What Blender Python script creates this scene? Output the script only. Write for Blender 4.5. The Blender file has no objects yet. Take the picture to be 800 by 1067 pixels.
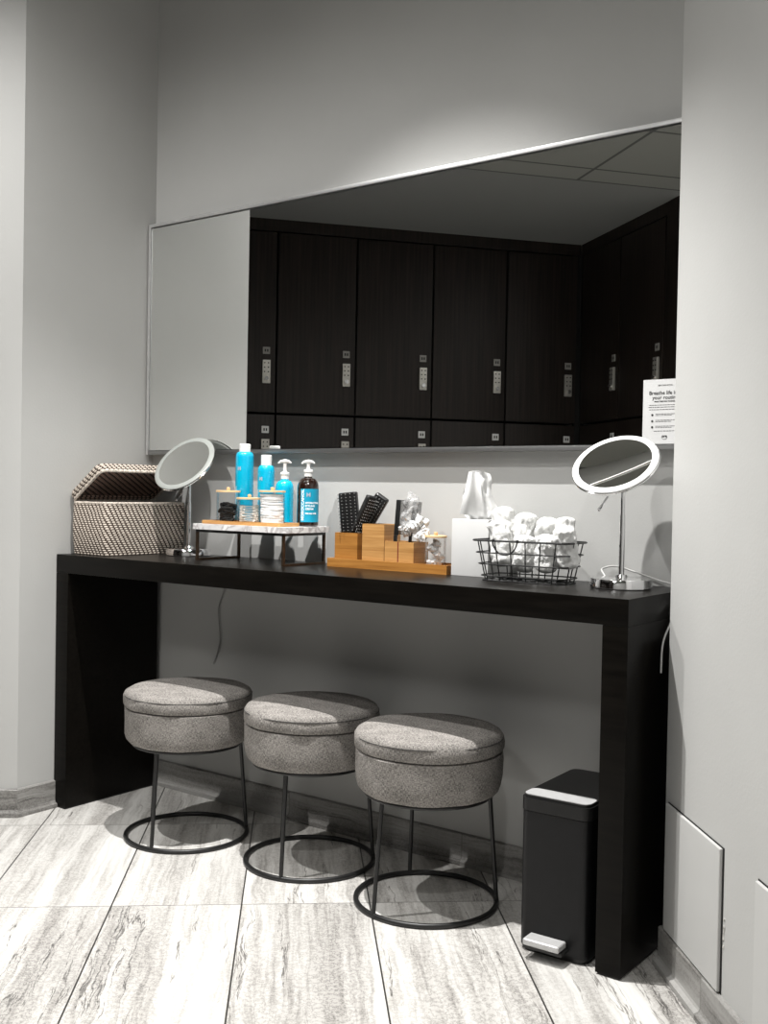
import bpy, bmesh, math, random
from mathutils import Vector, Matrix, noise
random.seed(7)
PI = math.pi
COL = bpy.context.scene.collection

# ------------------------------------------------------------------ materials
def newmat(name):
    m = bpy.data.materials.new(name); m.use_nodes = True
    nt = m.node_tree
    return m, nt, nt.nodes['Principled BSDF']

def mat(name, col, rough=.5, metal=0, spec=.5, noise_scale=None, noise_amt=.1, bump=0, bump_scale=200, coat=0, emit=None, sheen=0):
    m, nt, b = newmat(name)
    N, L = nt.nodes, nt.links
    b.inputs['Base Color'].default_value = (*col, 1)
    b.inputs['Roughness'].default_value = rough
    b.inputs['Metallic'].default_value = metal
    b.inputs['Specular IOR Level'].default_value = spec
    b.inputs['Coat Weight'].default_value = coat
    b.inputs['Sheen Weight'].default_value = sheen
    if emit:
        b.inputs['Emission Color'].default_value = (*col, 1); b.inputs['Emission Strength'].default_value = emit
    tc = N.new('ShaderNodeTexCoord')
    if noise_scale:
        n = N.new('ShaderNodeTexNoise'); n.inputs['Scale'].default_value = noise_scale; n.inputs['Detail'].default_value = 6
        L.new(tc.outputs['Object'], n.inputs['Vector'])
        r = N.new('ShaderNodeMapRange'); r.inputs[1].default_value = .3; r.inputs[2].default_value = .7
        r.inputs[3].default_value = 1 - noise_amt; r.inputs[4].default_value = 1 + noise_amt
        L.new(n.outputs['Fac'], r.inputs[0])
        x = N.new('ShaderNodeVectorMath'); x.operation = 'SCALE'; x.inputs[0].default_value = col
        L.new(r.outputs[0], x.inputs['Scale']); L.new(x.outputs[0], b.inputs['Base Color'])
    if bump:
        n = N.new('ShaderNodeTexNoise'); n.inputs['Scale'].default_value = bump_scale; n.inputs['Detail'].default_value = 4
        L.new(tc.outputs['Object'], n.inputs['Vector'])
        bp = N.new('ShaderNodeBump'); bp.inputs['Strength'].default_value = bump; bp.inputs['Distance'].default_value = .002
        L.new(n.outputs['Fac'], bp.inputs['Height']); L.new(bp.outputs[0], b.inputs['Normal'])
    return m

TA = 0.7177; TX, TY, TW, TL = 0.7446, -0.7548, 0.2976, 0.5966
def travertine(name, tiled=True, axis_len=None, mul=1.0, use_uv=False):
    """pale vein-cut stone; tiled = floor grid of 0.3 x 0.6 tiles with grout"""
    m, nt, b = newmat(name); N, L = nt.nodes, nt.links
    def mth(op, a, bb=None, c=None):
        n = N.new('ShaderNodeMath'); n.operation = op
        for i, v in enumerate((a, bb, c)):
            if v is None: continue
            if isinstance(v, (int, float)): n.inputs[i].default_value = v
            else: L.new(v, n.inputs[i])
        return n.outputs[0]
    tc = N.new('ShaderNodeTexCoord')
    sep = N.new('ShaderNodeSeparateXYZ')
    L.new(tc.outputs['UV' if use_uv else 'Object'], sep.inputs[0])
    X, Y = sep.outputs[0], sep.outputs[1]
    if tiled:
        c, s = math.cos(TA), math.sin(TA)
        dx, dy = mth('SUBTRACT', X, TX), mth('SUBTRACT', Y, TY)
        U = mth('DIVIDE', mth('ADD', mth('MULTIPLY', dx, c), mth('MULTIPLY', dy, s)), TW)
        V = mth('DIVIDE', mth('ADD', mth('MULTIPLY', dx, -s), mth('MULTIPLY', dy, c)), TL)
        tw, tl = TW, TL
    else:
        tw, tl = .08, .5966
        U = mth('DIVIDE', Y, 1.0); V = mth('DIVIDE', mth('SUBTRACT', X, .13), tl)
    iu, iv = mth('FLOOR', U), mth('FLOOR', V)
    fu, fv = mth('FRACT', U), mth('FRACT', V)
    cb = N.new('ShaderNodeCombineXYZ'); L.new(iu, cb.inputs[0]); L.new(iv, cb.inputs[1])
    wn = N.new('ShaderNodeTexWhiteNoise'); wn.noise_dimensions = '2D'; L.new(cb.outputs[0], wn.inputs['Vector'])
    rnd = wn.outputs['Value']
    # stone coordinates: u across (m), v along (m)
    u = mth('MULTIPLY', U, tw if tiled else 1.0); v = mth('MULTIPLY', V, tl)
    p = N.new('ShaderNodeCombineXYZ'); L.new(u, p.inputs[0]); L.new(v, p.inputs[1]); L.new(mth('MULTIPLY', rnd, 37.0), p.inputs[2])
    # warp
    w = N.new('ShaderNodeTexNoise'); w.inputs['Scale'].default_value = 1; w.inputs['Detail'].default_value = 6; w.inputs['Roughness'].default_value = .55
    pw_ = N.new('ShaderNodeVectorMath'); pw_.operation = 'MULTIPLY'; pw_.inputs[1].default_value = (16, 7, 1); L.new(p.outputs[0], pw_.inputs[0])
    L.new(pw_.outputs[0], w.inputs['Vector'])
    u2 = mth('ADD', u, mth('MULTIPLY', mth('SUBTRACT', w.outputs['Fac'], .5), .035))
    def streak(su, sv, det, lo, hi):
        q = N.new('ShaderNodeCombineXYZ'); L.new(mth('MULTIPLY', u2, su), q.inputs[0]); L.new(mth('MULTIPLY', v, sv), q.inputs[1]); L.new(mth('MULTIPLY', rnd, 91.0), q.inputs[2])
        n = N.new('ShaderNodeTexNoise'); n.inputs['Scale'].default_value = 1; n.inputs['Detail'].default_value = det; n.inputs['Roughness'].default_value = .6
        L.new(q.outputs[0], n.inputs['Vector'])
        r = N.new('ShaderNodeMapRange'); r.inputs[1].default_value = lo; r.inputs[2].default_value = hi; L.new(n.outputs['Fac'], r.inputs[0])
        return r.outputs[0], n.outputs['Fac']
    band, _ = streak(15, .8, 5, .36, .66)
    fine, nf = streak(110, 5, 6, .48, .72)
    # contour-like dark veins
    _, nv = streak(26, 1.3, 5, 0, 1)
    ab = mth('ABSOLUTE', mth('SUBTRACT', nv, .56))
    vr = N.new('ShaderNodeMapRange'); vr.inputs[1].default_value = 0; vr.inputs[2].default_value = .012; vr.inputs[3].default_value = 1; vr.inputs[4].default_value = 0
    L.new(ab, vr.inputs[0])
    gate, _ = streak(8, .8, 1, .50, .60)
    vein = mth('MULTIPLY', vr.outputs[0], gate)
    # crackle pits
    vo = N.new('ShaderNodeTexNoise'); vo.inputs['Scale'].default_value = 60; vo.inputs['Detail'].default_value = 8; vo.inputs['Roughness'].default_value = .7
    L.new(p.outputs[0], vo.inputs['Vector'])
    cr = N.new('ShaderNodeMapRange'); cr.inputs[1].default_value = .0; cr.inputs[2].default_value = .03; cr.inputs[3].default_value = 1; cr.inputs[4].default_value = 0
    L.new(mth('ABSOLUTE', mth('SUBTRACT', vo.outputs['Fac'], .5)), cr.inputs[0])
    crack = mth('MULTIPLY', cr.outputs[0], band)
    k = mth('ADD', mth('MULTIPLY', band, .36), mth('ADD', mth('MULTIPLY', fine, .24), mth('ADD', mth('MULTIPLY', vein, .75), mth('MULTIPLY', crack, .55))))
    ramp = N.new('ShaderNodeValToRGB'); L.new(k, ramp.inputs[0])
    e = ramp.color_ramp.elements
    e[0].position = 0; e[0].color = (.68*mul, .67*mul, .645*mul, 1)
    e[1].position = 1; e[1].color = (.10*mul, .095*mul, .09*mul, 1)
    x = e.new(.45); x.color = (.36*mul, .345*mul, .325*mul, 1)
    tone = mth('ADD', mth('MULTIPLY', rnd, .16), .9)
    sc = N.new('ShaderNodeVectorMath'); sc.operation = 'SCALE'; L.new(ramp.outputs[0], sc.inputs[0]); L.new(tone, sc.inputs['Scale'])
    # grout
    def edge(f, size, wd):
        d = mth('MULTIPLY', mth('MINIMUM', f, mth('SUBTRACT', 1.0, f)), size)
        return mth('LESS_THAN', d, wd)
    mx = N.new('ShaderNodeMixRGB'); L.new(sc.outputs[0], mx.inputs[1]); mx.inputs[2].default_value = (.17, .165, .155, 1)
    L.new(edge(fv, tl, .0015), mx.inputs[0])
    out = mx.outputs[0]
    if tiled:
        m2 = N.new('ShaderNodeMixRGB'); L.new(out, m2.inputs[1]); m2.inputs[2].default_value = (.035, .033, .03, 1)
        L.new(edge(fu, tw, .0018), m2.inputs[0]); out = m2.outputs[0]
    L.new(out, b.inputs['Base Color'])
    b.inputs['Roughness'].default_value = .38
    bp = N.new('ShaderNodeBump'); bp.inputs['Strength'].default_value = .25; bp.inputs['Distance'].default_value = .001
    L.new(mth('SUBTRACT', 1.0, k), bp.inputs['Height']); L.new(bp.outputs[0], b.inputs['Normal'])
    return m

def wood(name, c1, c2, scale=(60, 60, 2.2), rough=.45, bump=.1, spec=.5):
    m, nt, b = newmat(name); N, L = nt.nodes, nt.links
    tc = N.new('ShaderNodeTexCoord'); mp = N.new('ShaderNodeMapping'); mp.inputs['Scale'].default_value = scale
    L.new(tc.outputs['Object'], mp.inputs[0])
    n = N.new('ShaderNodeTexNoise'); n.inputs['Scale'].default_value = 1; n.inputs['Detail'].default_value = 6; n.inputs['Roughness'].default_value = .6
    L.new(mp.outputs[0], n.inputs['Vector'])
    r = N.new('ShaderNodeValToRGB'); L.new(n.outputs['Fac'], r.inputs[0])
    r.color_ramp.elements[0].position = .3; r.color_ramp.elements[1].position = .7
    r.color_ramp.elements[0].color = (*c1, 1); r.color_ramp.elements[1].color = (*c2, 1); b.inputs['Specular IOR Level'].default_value = spec
    L.new(r.outputs[0], b.inputs['Base Color']); b.inputs['Roughness'].default_value = rough
    bp = N.new('ShaderNodeBump'); bp.inputs['Strength'].default_value = bump; bp.inputs['Distance'].default_value = .001
    L.new(n.outputs['Fac'], bp.inputs['Height']); L.new(bp.outputs[0], b.inputs['Normal'])
    return m

def thin_clear(name, tint=(1, 1, 1), gloss=.12, milk=0.0):
    m = bpy.data.materials.new(name); m.use_nodes = True; nt = m.node_tree; N, L = nt.nodes, nt.links
    N.remove(N['Principled BSDF']); out = N['Material Output']
    t = N.new('ShaderNodeBsdfTransparent'); t.inputs[0].default_value = (*tint, 1)
    g = N.new('ShaderNodeBsdfGlossy'); g.inputs['Roughness'].default_value = .06
    fr = N.new('ShaderNodeLayerWeight'); fr.inputs['Blend'].default_value = .22
    ad = N.new('ShaderNodeMath'); ad.operation = 'MULTIPLY_ADD'; ad.inputs[1].default_value = .5; ad.inputs[2].default_value = gloss
    L.new(fr.outputs['Fresnel'], ad.inputs[0])
    mx = N.new('ShaderNodeMixShader'); L.new(ad.outputs[0], mx.inputs[0]); L.new(t.outputs[0], mx.inputs[1]); L.new(g.outputs[0], mx.inputs[2])
    o = mx.outputs[0]
    if milk:
        d = N.new('ShaderNodeBsdfDiffuse'); d.inputs[0].default_value = (.9, .9, .9, 1)
        m2 = N.new('ShaderNodeMixShader'); m2.inputs[0].default_value = milk; L.new(o, m2.inputs[1]); L.new(d.outputs[0], m2.inputs[2]); o = m2.outputs[0]
    L.new(o, out.inputs[0])
    return m

def fabric(name):
    m, nt, b = newmat(name); N, L = nt.nodes, nt.links
    tc = N.new('ShaderNodeTexCoord')
    def nz(sc, det=2):
        mp = N.new('ShaderNodeMapping'); mp.inputs['Scale'].default_value = sc; L.new(tc.outputs['UV'], mp.inputs[0])
        n = N.new('ShaderNodeTexNoise'); n.inputs['Scale'].default_value = 1; n.inputs['Detail'].default_value = det; L.new(mp.outputs[0], n.inputs['Vector']); return n.outputs['Fac']
    a = nz((150, 900, 1), 1); c = nz((900, 150, 1), 1); d = nz((25, 25, 1), 4)
    s1 = N.new('ShaderNodeMath'); s1.operation = 'ADD'; L.new(a, s1.inputs[0]); L.new(c, s1.inputs[1])
    s2 = N.new('ShaderNodeMath'); s2.operation = 'MULTIPLY_ADD'; L.new(d, s2.inputs[0]); s2.inputs[1].default_value = .35; L.new(s1.outputs[0], s2.inputs[2])
    r = N.new('ShaderNodeValToRGB'); mr = N.new('ShaderNodeMapRange'); mr.inputs[1].default_value = .86; mr.inputs[2].default_value = 1.46
    L.new(s2.outputs[0], mr.inputs[0]); L.new(mr.outputs[0], r.inputs[0])
    e = r.color_ramp.elements; e[0].color = (.05, .047, .044, 1); e[1].color = (.40, .375, .35, 1)
    L.new(r.outputs[0], b.inputs['Base Color']); b.inputs['Roughness'].default_value = .95; b.inputs['Specular IOR Level'].default_value = .15
    bp = N.new('ShaderNodeBump'); bp.inputs['Strength'].default_value = .35; bp.inputs['Distance'].default_value = .0015
    L.new(s1.outputs[0], bp.inputs['Height']); L.new(bp.outputs[0], b.inputs['Normal'])
    return m

def weave(name, light, dark):
    """twill of short dashes from UVs in metres"""
    m, nt, b = newmat(name); N, L = nt.nodes, nt.links
    def mth(op, a, bb=None):
        n = N.new('ShaderNodeMath'); n.operation = op
        for i, v in enumerate((a, bb)):
            if v is None: continue
            if isinstance(v, (int, float)): n.inputs[i].default_value = v
            else: L.new(v, n.inputs[i])
        return n.outputs[0]
    tc = N.new('ShaderNodeTexCoord'); s = N.new('ShaderNodeSeparateXYZ'); L.new(tc.outputs['UV'], s.inputs[0])
    nz = N.new('ShaderNodeTexNoise'); nz.inputs['Scale'].default_value = 30; L.new(tc.outputs['UV'], nz.inputs['Vector'])
    wob = mth('MULTIPLY', mth('SUBTRACT', nz.outputs['Fac'], .5), .35)
    rv = mth('ADD', mth('DIVIDE', s.outputs[1], .0064), mth('MULTIPLY', wob, .6))
    row = mth('FLOOR', rv); fr = mth('FRACT', rv)
    ru = mth('FRACT', mth('ADD', mth('ADD', mth('DIVIDE', s.outputs[0], .0165), mth('MULTIPLY', row, .24)), wob))
    a = mth('SINE', mth('MULTIPLY', ru, PI)); c = mth('SINE', mth('MULTIPLY', fr, PI))
    h = mth('MULTIPLY', mth('POWER', a, .8), mth('POWER', c, .6))
    r = N.new('ShaderNodeValToRGB'); L.new(h, r.inputs[0]); e = r.color_ramp.elements
    e[0].position = .38; e[0].color = (*dark, 1); e[1].position = .68; e[1].color = (*light, 1)
    L.new(r.outputs[0], b.inputs['Base Color']); b.inputs['Roughness'].default_value = .75
    bp = N.new('ShaderNodeBump'); bp.inputs['Strength'].default_value = .8; bp.inputs['Distance'].default_value = .003
    L.new(h, bp.inputs['Height']); L.new(bp.outputs[0], b.inputs['Normal'])
    return m

def ceiling_mat(name):
    m, nt, b = newmat(name); N, L = nt.nodes, nt.links
    def mth(op, a, bb=None):
        n = N.new('ShaderNodeMath'); n.operation = op
        for i, v in enumerate((a, bb)):
            if v is None: continue
            if isinstance(v, (int, float)): n.inputs[i].default_value = v
            else: L.new(v, n.inputs[i])
        return n.outputs[0]
    tc = N.new('ShaderNodeTexCoord'); s = N.new('ShaderNodeSeparateXYZ'); L.new(tc.outputs['Object'], s.inputs[0])
    dx = mth('SUBTRACT', s.outputs[0], -.604); dy = mth('SUBTRACT', s.outputs[1], -4.337)
    d = mth('ADD', mth('MULTIPLY', dx, .7826), mth('MULTIPLY', dy, .6225))
    a = mth('ADD', mth('MULTIPLY', dx, -.6225), mth('MULTIPLY', dy, .7826))
    tiled = mth('GREATER_THAN', d, 1.35)
    def line(v, off, per, w):
        f = mth('FRACT', mth('DIVIDE', mth('SUBTRACT', v, off), per))
        return mth('LESS_THAN', mth('MULTIPLY', mth('MINIMUM', f, mth('SUBTRACT', 1.0, f)), per), w)
    g = mth('MAXIMUM', line(d, 1.563, .6096, .009), line(a, .655, 1.2192, .009))
    g = mth('MAXIMUM', g, mth('LESS_THAN', mth('ABSOLUTE', mth('SUBTRACT', d, 1.355)), .012))
    g = mth('MULTIPLY', g, tiled)
    nz = N.new('ShaderNodeTexNoise'); nz.inputs['Scale'].default_value = 150; L.new(tc.outputs['Object'], nz.inputs['Vector'])
    mx = N.new('ShaderNodeMixRGB'); L.new(tiled, mx.inputs[0]); mx.inputs[1].default_value = (.24, .24, .235, 1); mx.inputs[2].default_value = (.27, .27, .25, 1)
    m2 = N.new('ShaderNodeMixRGB'); L.new(g, m2.inputs[0]); L.new(mx.outputs[0], m2.inputs[1]); m2.inputs[2].default_value = (.10, .10, .095, 1)
    L.new(m2.outputs[0], b.inputs['Base Color']); b.inputs['Roughness'].default_value = .9
    bp = N.new('ShaderNodeBump'); bp.inputs['Strength'].default_value = .2; bp.inputs['Distance'].default_value = .002
    L.new(nz.outputs['Fac'], bp.inputs['Height']); L.new(bp.outputs[0], b.inputs['Normal'])
    return m

W_WALL = mat('wall_paint', (.44, .44, .43), .55, spec=.3, noise_scale=3, noise_amt=.03, bump=.12, bump_scale=160)
W_PLATE = mat('plate_paint', (.47, .47, .46), .5, spec=.3, noise_scale=8, noise_amt=.02)
W_PLASTER = mat('bare_plaster', (.42, .41, .39), .9, noise_scale=120, noise_amt=.4, bump=.8, bump_scale=300)
STONE = travertine('travertine_floor')
STONE_B = travertine('travertine_base', tiled=False, use_uv=True, mul=.52)
CEIL = ceiling_mat('ceiling')
BLACKWOOD = wood('espresso_wood', (.0028, .0024, .002), (.0070, .0060, .0048), (8, 90, 90), rough=.30, bump=.05, spec=.10)
LOCKWOOD = wood('locker_veneer', (.0065, .0045, .0035), (.026, .018, .014), (70, 70, 1.6), rough=.5, bump=.08, spec=.3)
LOCKGAP = mat('locker_gap_black', (.003, .003, .003), .9)
BAMBOO = wood('bamboo', (.33, .155, .042), (.56, .31, .11), (6, 6, 150), rough=.45, bump=.05)
BAMBOO_D = wood('bamboo_warm', (.25, .10, .018), (.44, .20, .045), (6, 6, 150), rough=.42, bump=.05)
BAMBOO_L = wood('bamboo_pale', (.55, .36, .18), (.72, .52, .30), (10, 90, 90), rough=.5)
CHROME = mat('chrome', (.82, .82, .83), .06, metal=1, noise_scale=40, noise_amt=.02)
ALU = mat('brushed_aluminium', (.75, .75, .75), .35, metal=.8, noise_scale=60, noise_amt=.04)
DULLALU = mat('dull_aluminium', (.36, .36, .36), .4, metal=1, noise_scale=60, noise_amt=.04)
MIRROR = mat('mirror_glass', (.90, .91, .90), .0, metal=1)
PMIRROR = mat('makeup_mirror_glass', (.86, .87, .85), .0, metal=1)
RIM_W = mat('white_acrylic_rim', (.66, .66, .655), .3, emit=.02, noise_scale=30, noise_amt=.01)
RIM_G = mat('frosted_rim', (.30, .315, .30), .35, noise_scale=30, noise_amt=.03)
BLKMETAL = mat('black_powder_coat', (.008, .008, .008), .42, noise_scale=90, noise_amt=.2)
BRONZE = mat('dark_bronze_metal', (.09, .06, .04), .4, metal=.8, noise_scale=60, noise_amt=.25)
FABRIC = fabric('heather_grey_fabric')
PIPING = mat('seat_piping', (.055, .052, .05), .95, bump=.4, bump_scale=600)
CANBODY = mat('black_satin_metal', (.006, .006, .0065), .33, spec=.25, noise_scale=50, noise_amt=.15)
CANLID = mat('black_lid_plastic', (.010, .010, .010), .36, spec=.3, noise_scale=50, noise_amt=.15)
STEEL = mat('brushed_steel', (.55, .55, .55), .42, metal=.35, noise_scale=80, noise_amt=.06)
TEAL = mat('turquoise_lacquer', (.0, .36, .56), .28, coat=.4, noise_scale=20, noise_amt=.03)
TEAL2 = mat('turquoise_plastic', (.0, .38, .58), .22, coat=.4, noise_scale=20, noise_amt=.03)
AMBER = mat('dark_amber_glass', (.012, .005, .003), .08, coat=.8, noise_scale=20, noise_amt=.1)
TEALLAB = mat('turquoise_paper', (.0, .27, .42), .45, noise_scale=20, noise_amt=.03)
WPLAS = mat('white_plastic', (.68, .68, .67), .3, noise_scale=40, noise_amt=.02)
PRINT_W = mat('white_print', (.85, .9, .92), .6, noise_scale=40, noise_amt=.02)
PRINT_C = mat('copper_print', (.30, .33, .40), .5, noise_scale=40, noise_amt=.05)
PRINT_K = mat('black_print', (.02, .02, .02), .7, noise_scale=40, noise_amt=.05)
PAPER = mat('sign_paper', (.58, .58, .58), .6, noise_scale=40, noise_amt=.01)
CARD = mat('white_card', (.60, .60, .595), .6, noise_scale=20, noise_amt=.02)
TISSUE = mat('tissue_paper', (.68, .68, .675), .9, noise_scale=60, noise_amt=.02, bump=.3, bump_scale=120)
TERRY = mat('white_terry_cloth', (.70, .70, .69), 1.0, spec=.1, noise_scale=90, noise_amt=.06, bump=1.0, bump_scale=420)
COTTON = mat('cotton_white', (.95, .95, .94), .95, noise_scale=200, noise_amt=.05, bump=.5, bump_scale=400)
SWAB = mat('swab_cotton', (.94, .92, .87), .9, noise_scale=200, noise_amt=.06)
BLKPLAS = mat('black_plastic', (.010, .010, .010), .3, noise_scale=60, noise_amt=.2)
BLKRUB = mat('black_elastic', (.012, .012, .012), .8, bump=.6, bump_scale=700)
TIPS = mat('pale_bristle_tips', (.45, .45, .45), .4, noise_scale=60, noise_amt=.2)
CLEAR = thin_clear('clear_acrylic', gloss=.02)
FILM = thin_clear('plastic_film', gloss=.30, milk=.22)
FILM_M = thin_clear('cloudy_plastic_film', gloss=.25, milk=.55)
WEAVE = weave('woven_seagrass', (.66, .58, .50), (.05, .03, .02))
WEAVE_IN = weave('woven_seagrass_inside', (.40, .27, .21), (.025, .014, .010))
WEAVE_RIM = mat('seagrass_rim', (.52, .46, .40), .8, noise_scale=160, noise_amt=.5, bump=.8, bump_scale=260)
CORD_G = mat('grey_cable', (.30, .30, .29), .5, noise_scale=40, noise_amt=.05)
CORD_W = mat('white_cable', (.48, .48, .47), .4, noise_scale=40, noise_amt=.02)
COPPER = mat('copper_ring', (.45, .20, .12), .25, metal=.9, noise_scale=60, noise_amt=.05)
RED = mat('dark_red_strip', (.16, .02, .015), .5, noise_scale=60, noise_amt=.1)
DARKIN = mat('dark_recess', (.01, .01, .01), .8, noise_scale=60, noise_amt=.1)
FILL_GLOW = mat('fill_panel_glow', (1.0, .99, .97), .5, emit=1.5)  # glowing face of the added fill panel
LENS = mat('lamp_lens', (1.0, .97, .92), .4, emit=6)

def marble_mat():
    m, nt, b = newmat('white_marble'); N, L = nt.nodes, nt.links
    tc = N.new('ShaderNodeTexCoord')
    w = N.new('ShaderNodeTexNoise'); w.inputs['Scale'].default_value = 16; w.inputs['Detail'].default_value = 8; w.inputs['Distortion'].default_value = 1.4
    L.new(tc.outputs['Object'], w.inputs['Vector'])
    r = N.new('ShaderNodeValToRGB'); L.new(w.outputs['Fac'], r.inputs[0]); e = r.color_ramp.elements
    e[0].position = .30; e[0].color = (.86, .85, .84, 1); e[1].position = .75; e[1].color = (.80, .79, .78, 1)
    x = e.new(.50); x.color = (.45, .42, .42, 1); x = e.new(.44); x.color = (.80, .79, .78, 1); x = e.new(.56); x.color = (.66, .65, .65, 1)
    L.new(r.outputs[0], b.inputs['Base Color']); b.inputs['Roughness'].default_value = .2
    return m
MARBLE = marble_mat()

# ------------------------------------------------------------------ mesh helpers
class MB:
    def __init__(s): s.bm = bmesh.new(); s.uv = s.bm.loops.layers.uv.new('UVMap')
    def box(s, x0, x1, y0, y1, z0, z1, bev=0, seg=2, mtx=None):
        r = bmesh.ops.create_cube(s.bm, size=1)
        vs = r['verts']
        for v in vs: v.co = Vector(((x0+x1)/2 + v.co.x*(x1-x0), (y0+y1)/2 + v.co.y*(y1-y0), (z0+z1)/2 + v.co.z*(z1-z0)))
        if bev:
            es = list({e for v in vs for e in v.link_edges})
            q = bmesh.ops.bevel(s.bm, geom=es, offset=bev, segments=seg, affect='EDGES', profile=.7)
            vs = list({v for v in q['verts']} | {v for v in vs if v.is_valid})
        if mtx is not None:
            for v in vs: v.co = mtx @ v.co
        return s
    def tube(s, pts, r, n=10, closed=False, cap=True, rs=None, mtx=None):
        P = [Vector(p) for p in pts]; k = len(P); rings = []
        up = None
        for i, p in enumerate(P):
            if closed: t = P[(i+1) % k] - P[i-1]
            elif i == 0: t = P[1] - P[0]
            elif i == k-1: t = P[-1] - P[-2]
            else: t = P[i+1] - P[i-1]
            t.normalize()
            if up is None:
                up = Vector((0, 0, 1)) if abs(t.z) < .9 else Vector((1, 0, 0))
            a = t.cross(up)
            if a.length < 1e-5: a = t.cross(Vector((1, 0, 0)))
            a.normalize(); bvec = a.cross(t).normalized(); up = bvec
            rr = rs[i] if rs else r
            ring = []
            for j in range(n):
                co = p + (a*math.cos(2*PI*j/n) + bvec*math.sin(2*PI*j/n))*rr
                if mtx is not None: co = mtx @ co
                ring.append(s.bm.verts.new(co))
            rings.append(ring)
        m = k if closed else k-1
        for i in range(m):
            A, B = rings[i], rings[(i+1) % k]
            for j in range(n):
                s.bm.faces.new((A[j], A[(j+1) % n], B[(j+1) % n], B[j]))
        if not closed and cap:
            s.bm.faces.new(list(reversed(rings[0]))); s.bm.faces.new(rings[-1])
        return s
    def lathe(s, prof, n=40, c=(0, 0, 0), mtx=None, wob=None, closed=False, cap=True):
        """prof [(r,z)...]; uv in metres"""
        rings = []; L = 0; ls = []
        for i, (r, z) in enumerate(prof):
            if i: L += math.hypot(r-prof[i-1][0], z-prof[i-1][1])
            ls.append(L); ring = []
            for j in range(n):
                a = 2*PI*j/n
                rr = r + (wob(a, r, z) if wob else 0)
                co = Vector((c[0]+rr*math.cos(a), c[1]+rr*math.sin(a), c[2]+z))
                if mtx is not None: co = mtx @ co
                ring.append(s.bm.verts.new(co))
            rings.append(ring)
        mr = max(p[0] for p in prof)
        k = len(prof)
        for i in range(k if closed else k-1):
            i2 = (i+1) % k
            for j in range(n):
                f = s.bm.faces.new((rings[i][j], rings[i][(j+1) % n], rings[i2][(j+1) % n], rings[i2][j]))
                flat = abs(prof[i][1]-prof[i2][1]) < .3*abs(prof[i][0]-prof[i2][0])
                for lp, (ii, jj) in zip(f.loops, ((i, j), (i, j+1), (i2, j+1), (i2, j))):
                    if flat:
                        a = 2*PI*jj/n; lp[s.uv].uv = (prof[ii][0]*math.cos(a)+3, prof[ii][0]*math.sin(a)+3)
                    else: lp[s.uv].uv = (2*PI*jj/n*mr, ls[ii])
        if not closed and cap:
            if prof[0][0] > 1e-6: s.bm.faces.new(list(reversed(rings[0])))
            if prof[-1][0] > 1e-6:
                f = s.bm.faces.new(rings[-1])
                for lp in f.loops: lp[s.uv].uv = (lp.vert.co.x-c[0]+3, lp.vert.co.y-c[1]+3)
        return s
    def prism(s, poly, z0, z1):
        a = [s.bm.verts.new((x, y, z0)) for x, y in poly]; b = [s.bm.verts.new((x, y, z1)) for x, y in poly]
        n = len(poly)
        s.bm.faces.new(list(reversed(a))); s.bm.faces.new(b)
        for i in range(n):
            s.bm.faces.new((a[i], a[(i+1) % n], b[(i+1) % n], b[i]))
        return s
    def poly(s, pts):
        s.bm.faces.new([s.bm.verts.new(p) for p in pts]); return s
    def grid(s, fn, nu, nv):
        V = [[s.bm.verts.new(fn(i/nu, j/nv)) for j in range(nv+1)] for i in range(nu+1)]
        for i in range(nu):
            for j in range(nv): s.bm.faces.new((V[i][j], V[i+1][j], V[i+1][j+1], V[i][j+1]))
        return s
    def ellip(s, c, r, n=16, mtx=None, amp=0, freq=20, seed=0):
        q = bmesh.ops.create_icosphere(s.bm, subdivisions=n, radius=1)
        for v in q['verts']:
            d = v.co.copy(); p = Vector((d.x*r[0], d.y*r[1], d.z*r[2]))
            if amp: p += d*amp*noise.noise(p*freq+Vector((seed*7.1, seed*3.3, 0)))
            p += Vector(c)
            v.co = mtx @ p if mtx is not None else p
        return s
    def build(s, name, m, parent=None, smooth=True, angle=40):
        bmesh.ops.recalc_face_normals(s.bm, faces=s.bm.faces)
        me = bpy.data.meshes.new(name); s.bm.to_mesh(me); s.bm.free()
        o = bpy.data.objects.new(name, me); COL.objects.link(o)
        if m: me.materials.append(m)
        if smooth:
            me.polygons.foreach_set('use_smooth', [True]*len(me.polygons))
            try: me.set_sharp_from_angle(angle=math.radians(angle))
            except Exception: pass
        if parent: o.parent = parent
        return o

def rrect(w, d, r, n=6, cx=0, cy=0):
    pts = []
    for (sx, sy, a0) in ((1, 1, 0), (-1, 1, 90), (-1, -1, 180), (1, -1, 270)):
        for i in range(n+1):
            a = math.radians(a0+90*i/n)
            pts.append((cx+sx*(w/2-r)+r*math.cos(a), cy+sy*(d/2-r)+r*math.sin(a)))
    return pts

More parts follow.
